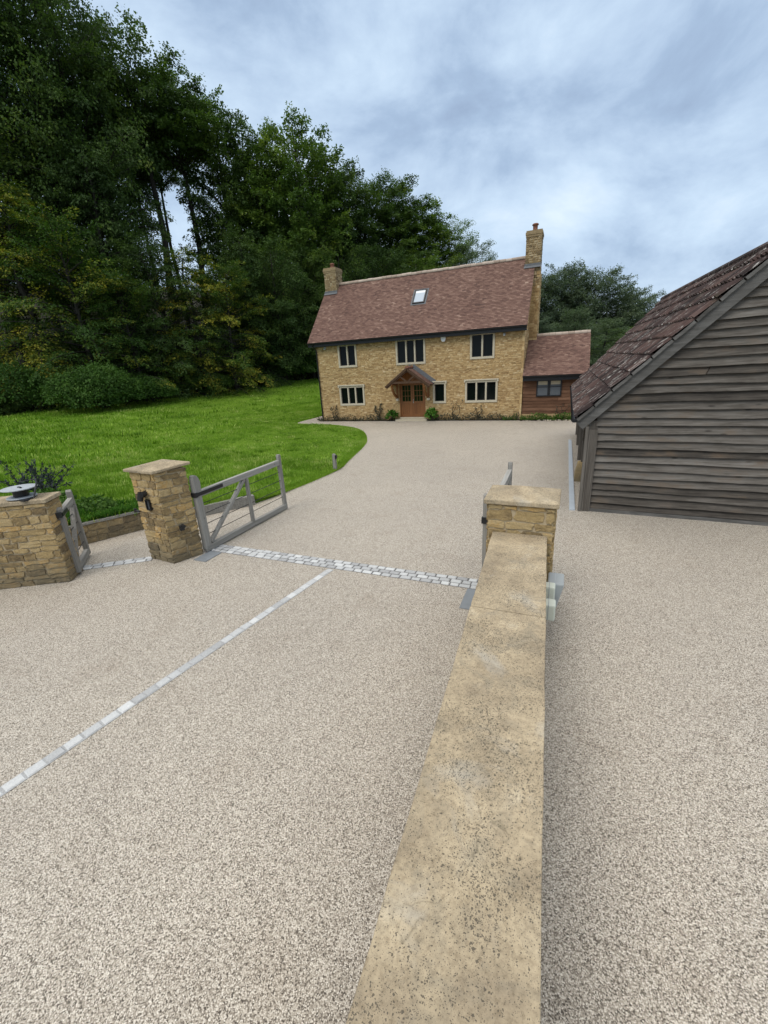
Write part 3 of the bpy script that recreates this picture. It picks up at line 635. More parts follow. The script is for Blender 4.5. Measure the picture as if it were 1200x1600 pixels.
# eaves: fascia, gutter, downpipe
gu = MB(); gx0, gx1 = RX0+.03, RX1-.02
prof = [(-.06, 0), (-.055, -.04), (-.03, -.065), (0, -.072), (.03, -.065), (.055, -.04), (.06, 0)]
gu.add([(xx, EY-.05+a, EZ-.015+c) for xx in (gx0, gx1) for a, c in prof], [[j, j+1, 8+j, 7+j] for j in range(6)]+[list(range(7)), list(range(7, 14))[::-1]])
gu.box((gx0, EY+.02, EZ-.25), (gx1, EY+.05, EZ-.035)); gu.box((gx0, EY+.05, EZ-.25), (gx1, HY+.03, EZ-.225))
gu.build('gutter', M['black'], house)
dp = MB(); dp.tube([(HX0+.02, EY-.05, EZ-.08), (HX0+.02, EY+.0, EZ-.2), (HX0+.06, HY-.06, EZ-.42), (HX0+.06, HY-.06, .05)], .04); dp.build('downpipe', M['black'], house)
# skylight, set flush on the slope
def on_roof(x, s, d=0.0): return np.array([x, EY, EZ])+np.array(Sd)*s+np.array(Nf)*d
def skylight(x0, x1, s0, s1):
    b = MB(); t = .07
    for (p0, p1, q0, q1) in ((x0, x0+t, s0, s1), (x1-t, x1, s0, s1), (x0+t, x1-t, s0, s0+t), (x0+t, x1-t, s1-t, s1)):
        v = [on_roof(p0, q0, .0), on_roof(p1, q0, .0), on_roof(p1, q1, .0), on_roof(p0, q1, .0), on_roof(p0, q0, .09), on_roof(p1, q0, .09), on_roof(p1, q1, .09), on_roof(p0, q1, .09)]
        b.add(v, BOXF)
    o = b.build('skylight', M['iron'], house)
    g = MB(); g.add([on_roof(x0+t, s0+t, .06), on_roof(x1-t, s0+t, .06), on_roof(x1-t, s1-t, .06), on_roof(x0+t, s1-t, .06)], [[0, 1, 2, 3]]); g.build('pane', M['blind_sky_glass'], o)
    h = MB(); h.add([on_roof(x0+t, s1-t-.2, .064), on_roof(x1-t, s1-t-.2, .064), on_roof(x1-t, s1-t, .064), on_roof(x0+t, s1-t, .064)], [[0, 1, 2, 3]]); h.build('blind', M['white'], o)
    fl = MB(); e = .10
    fl.add([on_roof(x0-e, s0-e, .03), on_roof(x1+e, s0-e, .03), on_roof(x1+e, s1+e, .03), on_roof(x0-e, s1+e, .03)], [[0, 1, 2, 3]]); fl.build('flashing', M['lead'], o)
skylight(-8.77, -8.03, 2.35, 3.42)
def chimney(x0, x1, y0, y1, z0, z1, potz, seed):
    b = MB(); b.box((x0+.02, y0+.02, z0), (x1-.02, y1-.02, z1-.02), .4)
    b.build('chimney_core', M['mortar_house'], house)
    s = MB(); rubble(s, (x0, y0+.02, z0), (1, 0, 0), (0, -1, 0), x1-x0, z1-z0-.3, seed, (.08, .12), (.12, .3), .014, .025, (), False)
    rubble(s, (x1-.02, y0, z0), (0, 1, 0), (1, 0, 0), y1-y0, z1-z0-.3, seed+1, (.08, .12), (.12, .3), .014, .025, (), False)
    rubble(s, (x0+.02, y1, z0), (0, -1, 0), (-1, 0, 0), y1-y0, z1-z0-.3, seed+2, (.08, .12), (.12, .3), .014, .025, (), False)
    for e, za, zb in ((.02, z1-.3, z1-.2), (.04, z1-.198, z1-.08), (.01, z1-.078, z1)): s.box((x0-e, y0-e, za), (x1+e, y1+e, zb), .45)
    co = s.build('chimney', M['brick'], house)
    cx, cy = (x0+x1)/2, (y0+y1)/2; pr = MB(); n = 14
    pf = [(.17, z1), (.15, z1+.06), (.12, z1+.12), (.125, z1+.30), (.17, z1+.32), (.175, z1+.36), (.13, z1+.40), (.0, z1+.43)] if potz else [(.16, z1), (.13, z1+.05), (.115, z1+.22), (.15, z1+.24), (.15, z1+.29), (.09, z1+.32), (0, z1+.34)]
    v = [(cx+r*math.cos(6.2832*j/n), cy+r*math.sin(6.2832*j/n), zz) for r, zz in pf for j in range(n)]
    pr.add(v, [[k*n+j, k*n+(j+1) % n, (k+1)*n+(j+1) % n, (k+1)*n+j] for k in range(len(pf)-1) for j in range(n)])
    pr.build('chimney_pot', M['terracotta'], co, smooth=True)
    fl = MB(); zz = EZ+(y0-EY)*rise/run
    fl.box((x0-.03, y0-.05, zz-.05), (x1+.03, y0-.032, zz+.13)); fl.add([(x0-.05, y0-.04, zz+.03), (x1+.05, y0-.04, zz+.03), (x1+.05, y0-.16, zz-.09), (x0-.05, y0-.16, zz-.09)], [[3, 2, 1, 0]])
    fl.build('flashing', M['lead'], co)
chimney(-15.20, -14.34, 27.5, 28.4, 7.2, 9.44, False, 41)
chimney(-2.60, -1.80, 27.5, 28.5, 7.0, 9.66, True, 51)
br = MB(); br.box((-2.24, 27.52, -.05), (-1.80, 28.9, 7.7), .5)
rubble(br, (-2.24, 27.52, 0), (1, 0, 0), (0, -1, 0), .46, 7.7, 61, (.09, .17), (.15, .32), .016, .025, (), False)
rubble(br, (-1.80, 27.52, 0), (0, 1, 0), (1, 0, 0), 1.38, 7.7, 62, (.09, .17), (.18, .45), .016, .025, (), False)
br.build('chimney_breast', M['ham'], house)
# alarm box and two small lights under the eaves
al = MB(); al.prism([(-.13, .15), (.13, .15), (.15, .0), (.08, -.15), (-.08, -.15), (-.15, 0)], (1, 0, 0), (0, 0, 1), (0, -1, 0), (-6.57, HY-.02, 4.5), 0, .09); al.build('alarm_box', M['white'], house, bevel=.02)
for xx in (-3.25, -14.2):
    l = MB(); l.box((xx-.06, HY-.05, 4.42), (xx+.06, HY-.01, 4.56)); l.beam((xx, HY-.05, 4.47), (xx, HY-.16, 4.44), .09, .09); l.build('wall_light', M['metal_dull'], house, bevel=.01)
# porch canopy
po = MB(); PX, PH, PW, PF, PE = -8.49, 3.08, 1.34, HY-1.0, 2.12
psl = math.hypot(PW, PH-PE); 
for d in (-1, 1):
    Sp = np.array([-d*PW/psl, 0, (PH-PE)/psl]); Np = np.array([d*(PH-PE)/psl, 0, PW/psl]); o0 = np.array([PX+d*PW, PF if d > 0 else HY-.0, PE])
    tiles(po, o0, (0, 1 if d > 0 else -1, 0), Sp, Np, 1.0, psl-.02, .17, .105, 71+d, .018)
    e = [(PX+d*PW, PF, PE), (PX, PF, PH), (PX, HY, PH), (PX+d*PW, HY, PE)]
    po.add([np.array(k)-Np*.01 for k in e]+[np.array(k)-Np*.05 for k in e], BOXF, .2)
por = po.build('porch', M['clay'], house)
pr = MB()
for j in range(3):
    v = []
    for yy in (PF+j*.335, PF+j*.335+.32):
        for i in range(7): an = math.pi*(-.1+1.2*i/6); v.append((PX-.11*math.cos(an), yy, PH+.0+.09*math.sin(an)))
    pr.add(v, [[i, i+1, 8+i, 7+i] for i in range(6)]+[list(range(7)), list(range(7, 14))], .3)
pr.build('ridge_tiles', M['terracotta'], por)
pl = MB()
for d in (-1, 1):
    Np = np.array([d*(PH-PE)/psl, 0, PW/psl]); a = np.array([PX+d*PW, HY-.03, PE])+Np*.03; c = np.array([PX, HY-.03, PH])+Np*.03
    pl.beam(a+np.array([0, -.10, 0]), c+np.array([0, -.10, 0]), .2, .016, up=Np); pl.beam(a+Np*.09, c+Np*.09, .016, .18, up=Np)
pl.build('flashing', M['lead'], por)
pt = MB(); yy = PF+.06
for d in (-1, 1):
    pt.beam((PX+d*(PW-.02), yy, PE-.10), (PX, yy, PH-.11), .09, .15, up=(d*.58, 0, .81)); pt.beam((PX+d*(PW+.02), PF-.012, PE-.07), (PX, PF-.012, PH-.07), .03, .10, up=(d*.58, 0, .81))
    pt.beam((PX+d*.06, yy, 2.34), (PX+d*.52, yy, 2.68), .08, .085, up=(0, 1, 0))
pt.beam((PX-1.08, yy, 2.28), (PX+1.08, yy, 2.28), .10, .12); pt.build('porch_truss', M['porchwood'], por)
sp = MB()
for d in (-1, 1):
    e = [(PX+d*(PW-.05), PF+.11, PE-.03), (PX, PF+.11, PH-.06), (PX, HY-.0, PH-.06), (PX+d*(PW-.05), HY-.0, PE-.03)]
    sp.add(e, [[0, 1, 2, 3]])
sp.add([(PX-1.1, HY-.018, 2.27), (PX+1.1, HY-.018, 2.27), (PX, HY-.018, PH-.06)], [[0, 1, 2]], .8)
sp.build('porch_soffit', M['oak'], por)
for d in (-1, 1):
    b = MB(); xb = PX+d*.98
    b.beam((xb, HY-.05, 1.32), (xb, HY-.05, 2.22), .10, .10, up=(0, 1, 0)); b.beam((xb, HY-.0, 2.19), (xb, PF+.02, 2.19), .10, .12)
    arc = [(xb, HY-.08-.82*math.sin(t*.5*math.pi/6)**1.3, 1.36+.78*(1-math.cos(t*.5*math.pi/6))**.8) for t in range(7)]
    for p, q in zip(arc, arc[1:]): b.beam(p, q, .09, .11, up=(1, 0, 0))
    b.build('porch_bracket', M['oak'], por)
    c = MB(); c.box((xb-.08, HY-.13, 1.18), (xb+.08, HY-.0, 1.32), .9); c.build('corbel', M['dressed'], por, bevel=.01)
adopt(house)

# ------------------------------------------------------------------ timber annexe
AX0, AX1, AY, AE, ARZ, ARY = -2.2, .86, 25.02, 2.36, 4.42, 27.9
ann = thing('annexe', (-.6, 27.5, 0), 'low brown weatherboarded annexe with a clay tiled roof beside the stone house', 'annexe')
b = MB(); b.box((AX0+.02, AY+.05, .3), (AX1-.03, 30.8, AE)); b.add([(AX1-.03, AY+.05, AE), (AX1-.03, 30.8, AE), (AX1-.03, ARY, ARZ-.2)], [[0, 1, 2]]); b.build('frame_wall', M['porchwood'], ann)
b = MB(); b.box((AX0+.02, AY-.01, -.05), (AX1, 30.8, .3), .3); b.build('plinth', M['mortar_house'], ann)
def waney(mb, org, U, Nn, width, z0, z1, h, seed, jag=.014, cut=None, lap=.025, seg=.12, hj=.12, jp=.3):
    """feather-edged boards; 'cut(z)' gives the left and right ends at a height"""
    r = random.Random(seed); org = np.array(org, float); U = np.array(U, float); Nn = np.array(Nn, float); Z = np.array([0, 0, 1.0]); zz = z0; k = 0
    while zz < z1-.02:
        hh = h*r.uniform(1-hj, 1+hj); zt = min(zz+hh+.02, z1+.02)
        a0, a1 = cut(zz) if cut else (0, width); b0, b1 = cut(zt) if cut else (0, width)
        if a1-a0 < .1: break
        cuts = [0.0]
        if r.random() < jp: cuts.append(r.uniform(.25, .75))
        cuts.append(1.0); ph = r.uniform(0, 6)
        for c0, c1 in zip(cuts, cuts[1:]):
            n = max(2, int((c1-c0)*(a1-a0)/seg)); v = []; t = r.random(); tl = r.uniform(-.006, .006)
            for i in range(n+1):
                q = c0+(c1-c0)*i/n; q = min(max(q, c0+.002), c1-.002)
                xa = a0+(a1-a0)*q; xb = b0+(b1-b0)*q
                jz = jag*(math.sin(xa*1.7+ph)+.6*math.sin(xa*4.3+ph*2)+r.uniform(-.35, .35))*.6+tl
                v += [org+U*xa+Z*(zz+jz)+Nn*(lap*.3), org+U*xa+Z*(zz+jz)+Nn*lap, org+U*xb+Z*zt+Nn*.004]
            f = []
            for i in range(n): f += [[3*i, 3*i+3, 3*i+4, 3*i+1], [3*i+1, 3*i+4, 3*i+5, 3*i+2]]
            mb.add(v, f, t)
        zz += hh; k += 1
b = MB(); waney(b, (AX0+.02, AY+.05, 0), (1, 0, 0), (0, -1, 0), AX1-AX0-.02, .3, AE, .175, 81, .02, None, .035)
waney(b, (AX1-.03, AY, 0), (0, 1, 0), (1, 0, 0), 5.8, .3, AE, .175, 82, .02, None, .035); b.build('cladding', M['brownboard'], ann)
arun, arise = ARY-(AY-.36), ARZ-2.32; asl = math.hypot(arun, arise); aS = (0, arun/asl, arise/asl); aN = (0, -arise/asl, arun/asl)
b = MB(); tiles(b, (-2.2, AY-.36, 2.32), (1, 0, 0), aS, aN, 1.03+2.2, asl-.03, .18, .105, 83, .02)
tiles(b, (1.03, 2*ARY-AY+.36, 2.32), (-1, 0, 0), (0, -arun/asl, arise/asl), (0, arise/asl, arun/asl), 3.2, asl-.03, .36, .21, 84, .02)
b.add([(-2.2, AY-.36, 2.28), (1.03, AY-.36, 2.28), (1.03, ARY, ARZ-.04), (-2.2, ARY, ARZ-.04), (-2.2, 2*ARY-AY+.36, 2.28), (1.03, 2*ARY-AY+.36, 2.28)], [[0, 1, 2, 3], [3, 2, 5, 4]], .2)
aro = b.build('roof', M['clay'], ann); ridge_run(-1.78, 1.02, ARY, ARZ, .12, aro, 85)
b = MB(); b.box((-1.82, 27.36, 3.86), (-1.72, 28.9, 4.0)); b.box((-2.2, 27.44, 3.92), (-1.75, 27.47, 4.14)); b.add([(-2.2, 27.44, 3.99), (-1.7, 27.44, 3.99), (-1.7, 27.26, 3.86), (-2.2, 27.26, 3.86)], [[3, 2, 1, 0]]); b.build('flashing', M['lead'], aro)
b = MB(); b.add([(xx, AY-.41+a, 2.31+c) for xx in (-2.18, 1.02) for a, c in prof], [[j, j+1, 8+j, 7+j] for j in range(6)]+[list(range(7)), list(range(7, 14))[::-1]])
b.box((-2.18, AY-.33, 2.06), (1.02, AY-.30, 2.27)); b.box((-2.18, AY-.30, 2.1), (1.02, AY+.03, 2.12)); b.build('gutter', M['black'], ann)
b = MB(); wx0, wx1, wz0, wz1 = -1.46, -.26, 1.10, 2.06; t = .06; y0, y1 = AY-.03, AY+.05
wx0, wx1, wz0, wz1 = -1.48, -.22, 1.22, 2.07
b.box((wx0, y0, wz0), (wx0+t, y1, wz1)); b.box((wx1-t, y0, wz0), (wx1, y1, wz1)); b.box((wx0+t, y0, wz0), (wx1-t, y1, wz0+t)); b.box((wx0+t, y0, wz1-t), (wx1-t, y1, wz1)); wm = (wx0+wx1)/2
b.box((wm-.065, y0-.003, wz0+t), (wm+.065, y1, wz1-t)); b.box((wx0+t, y0+.01, 1.70), (wm-.065, y1, 1.73)); b.box((wm+.065, y0+.01, 1.70), (wx1-t, y1, 1.73))
wo = b.build('window', M['black'], ann)
for a, c in ((wx0+t, wm-.065), (wm+.065, wx1-t)):
    g = MB(); g.add([(a, AY+.0, wz0+t), (c, AY+.0, wz0+t), (c, AY+.0, wz1-t), (a, AY+.0, wz1-t)], [[0, 1, 2, 3]]); g.build('pane', M['grey_glass'], wo)  # pale reflections and the grey interior are painted into the pane colour
    g = MB(); g.add([(a+.02, AY-.003, 1.83), (c-.02, AY-.003, 1.83), (c-.02, AY-.003, wz1-t), (a+.02, AY-.003, wz1-t)], [[0, 1, 2, 3]]); g.build('blind', M['dressed'], wo)
adopt(ann)

# ------------------------------------------------------------------ weatherboarded barn
BA = math.radians(-3.0); BU = np.array([math.cos(BA), math.sin(BA), 0]); BV = np.array([0, 1.0, 0]); BO = np.array([.53, 9.88, 0])
def bp(u, v, zz): return BO+BU*u+BV*v+np.array([0, 0, zz])
BEU, BEZ, BRU, BRZ, BL, BVG = -.27, 2.02, 2.68, 4.92, 10.4, -.17
SAG = .17      # the old ridge has dropped a little at this end
bk = (BRZ-BEZ)/(BRU-BEU); BW = 2*BRU
barn = thing('barn', (3.4, 15, 0), 'grey weatherboarded barn with a lichen streaked tiled roof', 'barn')
def bcut(zz):
    zz = max(zz, 0); o = max(.1, (zz-(BEZ-.15))/bk+BEU); return (o, BW-o)
b = MB(); waney(b, bp(0, .03, 0), BU, -BV, BW, .07, BRZ-.25, .150, 91, .013, bcut, .075, .10, .08, .14); b.build('gable_cladding', M['board'], barn)
b = MB()
b.add([bp(.02, .04, 0), bp(BW-.02, .04, 0), bp(BW-.02, .04, 1.9), bp(BRU, .04, BRZ-.15), bp(.02, .04, 1.9)], [[0, 1, 2, 3, 4]])
b.add([bp(BW, 0, 0), bp(BW, BL, 0), bp(BW, BL, 2.0), bp(BW, 0, 2.0)], [[0, 1, 2, 3]]); b.add([bp(0, BL, 0), bp(BW, BL, 0), bp(BW, BL, 1.95), bp(BRU, BL, BRZ-.1), bp(0, BL, 1.95)], [[0, 1, 2, 3, 4]])
b.build('lining_wall', M['porchwood'], barn)
b = MB(); b.beam(bp(.02, -.01, .035), bp(BW, -.01, .035), .09, .07); b.build('sill_beam', M['barge'], barn)
# roof: rolled tiles, course by course
b = MB(); rb = random.Random(92); slope = math.hypot(BRU-BEU, BRZ-BEZ)
sS = (BU*(BRU-BEU)+np.array([0, 0, BRZ-BEZ]))/slope; sN = np.cross(sS, -BV); sN = sN if sN[2] > 0 else -sN
per = .205; spp = 8; nv = int((BL+.2-BVG)/per)*spp
for side in (0, 1):
    if side: S2 = -sS*1.0; S2 = (-BU*(BRU-BEU)+np.array([0, 0, BRZ-BEZ]))/slope; N2 = np.cross(S2, BV); N2 = N2 if N2[2] > 0 else -N2; o2 = bp(BW-BEU, BVG, BEZ)
    else: S2, N2, o2 = sS, sN, bp(BEU, BVG, BEZ)
    rows = 10; gg = slope/rows
    for k in range(rows):
        s0, s1 = k*gg-.012, min(slope, (k+1)*gg+.05); v = []; f = []; t = []
        for j in range(nv+1):
            ph = (j % spp)/spp; y = j*per/spp
            roll = .042*max(0, math.cos((ph-.5)*2*math.pi*.95))**.8 if abs(ph-.5) < .26 else 0
            tid = j//(spp*2); rr = random.Random(tid*131+k*17+side*7); l0 = .052+rr.uniform(-.008, .012); sk_ = rr.uniform(-.010, .010)
            p = o2+BV*y; g0 = np.array([0, 0, SAG*y/BL*s0/slope]); g1 = np.array([0, 0, SAG*y/BL*s1/slope])
            v += [p+S2*(s0+sk_)+N2*(roll*.6+l0-.046)+g0, p+S2*(s0+sk_)+N2*(roll+l0)+g0, p+S2*s1+N2*(roll*.96+.002)+g1]
        for j in range(nv):
            tt = random.Random((j//(spp*2))*131+k*17+side*7+1).random()
            f += [[3*j, 3*j+3, 3*j+4, 3*j+1], [3*j+1, 3*j+4, 3*j+5, 3*j+2]]; t += [tt, tt]
        b.add(v, f, t)
bro = b.build('roof', M['barn_tile'], barn)
b = MB()
for side in (0, 1):
    u0, u1 = (BEU+.02, BRU) if side == 0 else (BW-BEU-.02, BRU)
    b.add([bp(u0, BVG+.03, BEZ-.03), bp(u1, BVG+.03, BRZ-.03), bp(u1, BL+.15, BRZ-.03+SAG), bp(u0, BL+.15, BEZ-.03)], [[0, 1, 2, 3]])
b.build('roof_boards', M['porchwood'], bro)
b = MB(); q = random.Random(93); yv = BVG-.02
while yv < BL+.1:
    v = []
    for vv in (yv, yv+.43):
        for j in range(9): an = math.pi*(-.1+1.2*j/8); v.append(bp(BRU-.16*math.cos(an), vv, BRZ-.03+SAG*vv/BL+.11*math.sin(an)))
    b.add(v, [[j, j+1, 10+j, 9+j] for j in range(8)]+[list(range(9))[::-1], list(range(9, 18))], q.random()); yv += .44
b.build('ridge_tiles', M['barn_tile'], bro)
b = MB()
for d in (0, 1):          # verge mortar and slips under the tiles
    for k in range(10):
        f0, f1 = k/10+.003, (k+1)/10-.003
        U0, U1 = (BEU, BRU) if d == 0 else (BW-BEU, BRU)
        A0 = bp(U0+(U1-U0)*f0, BVG+.035, BEZ+(BRZ-BEZ)*f0-.035); A1 = bp(U0+(U1-U0)*f1, BVG+.035, BEZ+(BRZ-BEZ)*f1-.035)
        b.beam(A0, A1, .07, .055, up=(0, 0, 1), t=random.random(), jit=.006, seg=3)
b.build('verge_slips', M['barge'], bro)
b = MB()
for d in (0, 1):
    U0, U1 = (BEU+.05, BRU) if d == 0 else (BW-BEU-.05, BRU); dz = .05*bk
    b.beam(bp(U0, -.09, BEZ+dz-.195), bp(U1, -.09, BRZ-.195), .05, .205, up=(0, 0, 1), t=.5, jit=.004, seg=6)
b.build('bargeboard', M['barge'], barn)
b = MB(); b.add([bp(BEU-.055+a, vv, BEZ-.005+c) for vv in (BVG+.02, BL+.1) for a, c in prof], [[j, 7+j, 8+j, j+1] for j in range(6)]+[list(range(7)), list(range(7, 14))[::-1]]); b.build('gutter', M['black'], barn)
b = MB(); b.beam(bp(.05, -.03, 1.88), bp(.05, BL, 1.88), .17, .18); b.build('wall_plate', M['barnpost'], barn)
b = MB(); b.beam(bp(.06, .0, 0), bp(.06, .0, 1.79), .17, .17, up=(0, 1, 0), jit=.005, seg=5); b.build('post', M['barnpost'], barn)
b = MB(); b.beam(bp(-.06, -.09, .0), bp(-.06, -.09, 1.86), .06, .05, up=(0, 1, 0), t=.8); b.build('corner_batten', M['barnpost'], barn)
for vv in (2.6, 5.2, 7.8, 10.2):
    b = MB(); b.beam(bp(.06, vv, .52 if vv < 3 else 0), bp(.06, vv, 1.79), .15, .15, up=(0, 1, 0), jit=.006, seg=5)
    b.beam(bp(.04, vv+.08, 1.15), bp(.04, vv+.68, 1.79), .10, .13, up=(1, 0, 0)); b.beam(bp(.04, vv-.08, 1.15), bp(.04, vv-.68, 1.79), .10, .13, up=(1, 0, 0))
    b.build('post', M['barnpost'], barn)
    if vv > 3: continue
    b = MB(); v = [bp(.04+sx*e, vv+sy*e, zz) for e, zz in ((.19, 0), (.18, .2), (.12, .50), (.11, .52)) for sx, sy in ((-1, -1), (1, -1), (1, 1), (-1, 1))]
    b.add(v, [[4*k+j, 4*k+(j+1) % 4, 4*k+4+(j+1) % 4, 4*k+4+j] for k in range(3) for j in range(4)]+[[12, 13, 14, 15]]); b.build('padstone', M['rubble'], barn, bevel=.015)
adopt(barn)

# ------------------------------------------------------------------ gate pillars
def quad_rubble(name, parent, Q, z0, z1, seed, mat, course=(.09, .16), length=(.16, .40), faces=(0, 1, 2, 3), zt=None):
    """stone faces round a four-cornered plan, corners anticlockwise from above"""
    Q = [np.array((*p, 0), float) for p in Q]; b = MB(); m = MB()
    for k in faces:
        p, q = Q[k], Q[(k+1) % 4]; d = q-p; L = np.linalg.norm(d); d /= L; nrm = np.array([d[1], -d[0], 0])
        rubble(b, p+np.array([0, 0, z0]), d, nrm, L, z1-z0, seed+k, course, length, .019, .022, (), True, ext=.012)
    c = sum(Q)/len(Q)
    m.add([p+np.array([0, 0, zz]) for zz in (z0-.05, z1) for p in Q], [[0, 1, 5, 4], [1, 2, 6, 5], [2, 3, 7, 6], [3, 0, 4, 7], [4, 5, 6, 7]])
    m.build('mortar_core', M['mortar'], parent); return b.build(name, mat, parent)
def pyramid_cap(parent, Q, z0, th, rise_, mat, dz=(0, 0, 0, 0)):
    Q = [np.array((*p, 0), float) for p in Q]; c = sum(Q)/4; b = MB(); Z = np.array([0, 0, 1.0])
    v = [p+Z*(z0+d) for p, d in zip(Q, dz)]+[p+Z*(z0+th+d) for p, d in zip(Q, dz)]+[c+Z*(z0+th+rise_+sum(dz)/4)]
    b.add(v, [[3, 2, 1, 0], [0, 1, 5, 4], [1, 2, 6, 5], [2, 3, 7, 6], [3, 0, 4, 7], [4, 5, 8], [5, 6, 8], [6, 7, 8], [7, 4, 8]])
    return b.build('cap', mat, parent, bevel=.012)
def grow(Q, e):
    Q = [np.array(p, float) for p in Q]; out = []
    for k in range(4):
        a, b_, c = Q[k-1], Q[k], Q[(k+1) % 4]
        d0 = (b_-a)/np.linalg.norm(b_-a); d1 = (b_-c)/np.linalg.norm(b_-c); out.append(b_+(d0+d1)*e)
    return out
LQ = [(-7.21, 5.15), (-6.55, 5.09), (-6.36, 5.60), (-7.02, 5.68)]
lp = thing('gate_pillar', (-6.8, 5.4, 0), 'free standing golden stone gate pillar with two small black lamps on its front', 'gate pillar', 'stone gate pillars')
quad_rubble('shaft', lp, LQ, 0, 1.74, 201, M['rubble'])
pyramid_cap(lp, grow(LQ, .075), 1.735, .05, .05, M['coping'], (0.0, 0.0, .05, .05))
nl = np.array([-.06, -.66, 0]); nl /= np.linalg.norm(nl); ul = np.array([.66, -.06, 0])/.663
def on_lp(u, zz, d): return np.array([-7.21, 5.15, 0])+ul*u+nl*d+np.array([0, 0, zz])
b = MB(); b.tube([on_lp(.28, 1.31, .0), on_lp(.28, 1.31, .06)], .035, 12); b.tube([on_lp(.31, 1.38, .09), on_lp(.27, 1.24, .11)], [.055, .05], 14); b.tube([on_lp(.36, 1.36, .04), on_lp(.36, 1.36, .12)], .05, 12); b.build('lamp', M['iron'], lp, smooth=False)
b = MB(); 
for k in range(4):
    cs = [(-.05, .09), (.05, .09), (.05, -.09), (-.05, -.09)]; a, c = cs[k], cs[(k+1) % 4]
    b.beam(on_lp(.36+a[0], 1.14+a[1], .035), on_lp(.36+c[0], 1.14+c[1], .035), .022, .04, up=nl)
b.build('lamp_bezel', M['iron'], lp)
b = MB(); v = [on_lp(.36+a, 1.14+c, .028) for a, c in ((-.045, -.085), (.045, -.085), (.045, .085), (-.045, .085))]; b.add(v, [[0, 1, 2, 3]]); b.build('lamp_glass', M['grey_glass'], lp)
b = MB(); b.beam((-6.43, 5.30, .66), (-6.36, 5.27, .66), .07, .09); b.tube([(-6.42, 5.33, .69), (-6.33, 5.29, .69)], .03, 10); b.build('gate_sensor', M['iron'], lp)
b = MB(); b.tube([on_lp(.02, .97, .01), on_lp(-.12, .98, .03)], .022, 8); b.tube([on_lp(-.10, .95, .03), on_lp(-.10, 1.02, .03)], .028, 8); b.build('gate_latch', M['iron'], lp)
adopt(lp)
RQ = [(-.80, 5.20), (-.02, 5.17), (-.01, 5.74), (-.80, 5.77)]
rp = thing('gate_pillar', (-.42, 5.45, 0), 'golden stone gate pillar at the end of the long coped wall, stone slab cap on top', 'gate pillar', 'stone gate pillars')
quad_rubble('shaft', rp, RQ, 0, 1.575, 221, M['rubble'])
pyramid_cap(rp, grow(RQ, .055), 1.575, .06, .11, M['coping'])
adopt(rp)

# the long wall the camera looks along
wall = thing('garden_wall', (-.25, 2.5, 0), 'long stone garden wall with a broad speckled sand coloured coping', 'wall', 'coped garden walls')
ZC = 1.205
def wl(y): return -.735+(5.18-y)*.0462
def wr(y): return -.080+(5.18-y)*.0374
WQ = [(wl(-2)+.06, -2.0), (wr(-2)-.055, -2.0), (wr(5.16)-.055, 5.16), (wl(5.16)+.06, 5.16)]
quad_rubble('wall_body', wall, WQ, 0, ZC-.07, 241, M['rubble'], faces=(1, 3))
for y0, y1 in ((-2.0, 3.332), (3.341, 5.165)):
    b = MB(); n = 26; v = []; rr = random.Random(int(y0*100))
    for i in range(n+1):
        y = y0+(y1-y0)*i/n; j = lambda: rr.uniform(-.003, .003)
        v += [(wl(y)+j(), y, ZC-.07), (wl(y)+j(), y, ZC+j()*.3), (wr(y)+j(), y, ZC+j()*.3), (wr(y)+j(), y, ZC-.07)]
    f = [[4*i+k, 4*i+4+k, 4*i+4+(k+1) % 4, 4*i+(k+1) % 4] for i in range(n) for k in range(4)]+[[0, 1, 2, 3], [4*n+3, 4*n+2, 4*n+1, 4*n]]
    b.add(v, f); b.build('coping', M['coping'], wall, bevel=.007)
adopt(wall)
# wing wall on the left
ww = thing('garden_wall', (-8.6, 3.6, 0), 'short golden stone wing wall beside the small gate with a metal reel on top', 'wall', 'coped garden walls')
wd = np.array([-.86, -.51]); wd /= np.linalg.norm(wd); wn = np.array([-wd[1], wd[0]]); wn = wn if wn[1] > 0 else -wn
e0 = np.array([-7.84, 3.99]); WW = [e0+wd*2.6, e0, e0+wn*.42+wd*.02, e0+wd*2.6+wn*.42]
quad_rubble('wall_body', ww, WW, 0, 1.46, 261, M['rubble'], (.07, .145), (.16, .46))
b = MB(); g = grow(WW, .04); b.add([(*p, zz) for zz in (1.462, 1.53) for p in g], BOXF); b.build('coping', M['coping'], ww, bevel=.01)
adopt(ww)
# low wall that holds up the lawn, its top boarded
lw = thing('retaining_wall', (-9.0, 5.6, 0), 'low stone wall holding up the lawn edge between wing wall and pillar', 'wall')
pts = [(-10.1, 3.75), (-9.42, 5.12), (-8.86, 6.25), (-8.5, 6.9)]
b = MB(); m = MB()
for k, (p, q_) in enumerate(zip(pts, pts[1:])):
    p = np.array((*p, 0)); q_ = np.array((*q_, 0)); d = q_-p; L = np.linalg.norm(d); d /= L; nrm = np.array([d[1], -d[0], 0])
    rubble(b, p, d, nrm, L, .42, 281+k, (.09, .16), (.18, .42), .014, .02, (), True)
    m.add([p-nrm*.25, q_-nrm*.25, q_, p, p-nrm*.25+np.array([0, 0, .42]), q_-nrm*.25+np.array([0, 0, .42]), q_+np.array([0, 0, .42]), p+np.array([0, 0, .42])], BOXF)
m.build('mortar_core', M['mortar'], lw); b.build('wall_body', M['rubble'], lw)
b = MB()
for k, (p, q_) in enumerate(zip(pts, pts[1:])):
    d = np.array(q_)-np.array(p); L = np.linalg.norm(d); d /= L; nrm = np.array([d[1], -d[0]])
    p3 = (*(np.array(p)-nrm*.10), .447); q3 = (*(np.array(q_)-nrm*.10), .447); b.beam(p3, q3, .26, .05, t=.3+.2*k, jit=.004, seg=5)
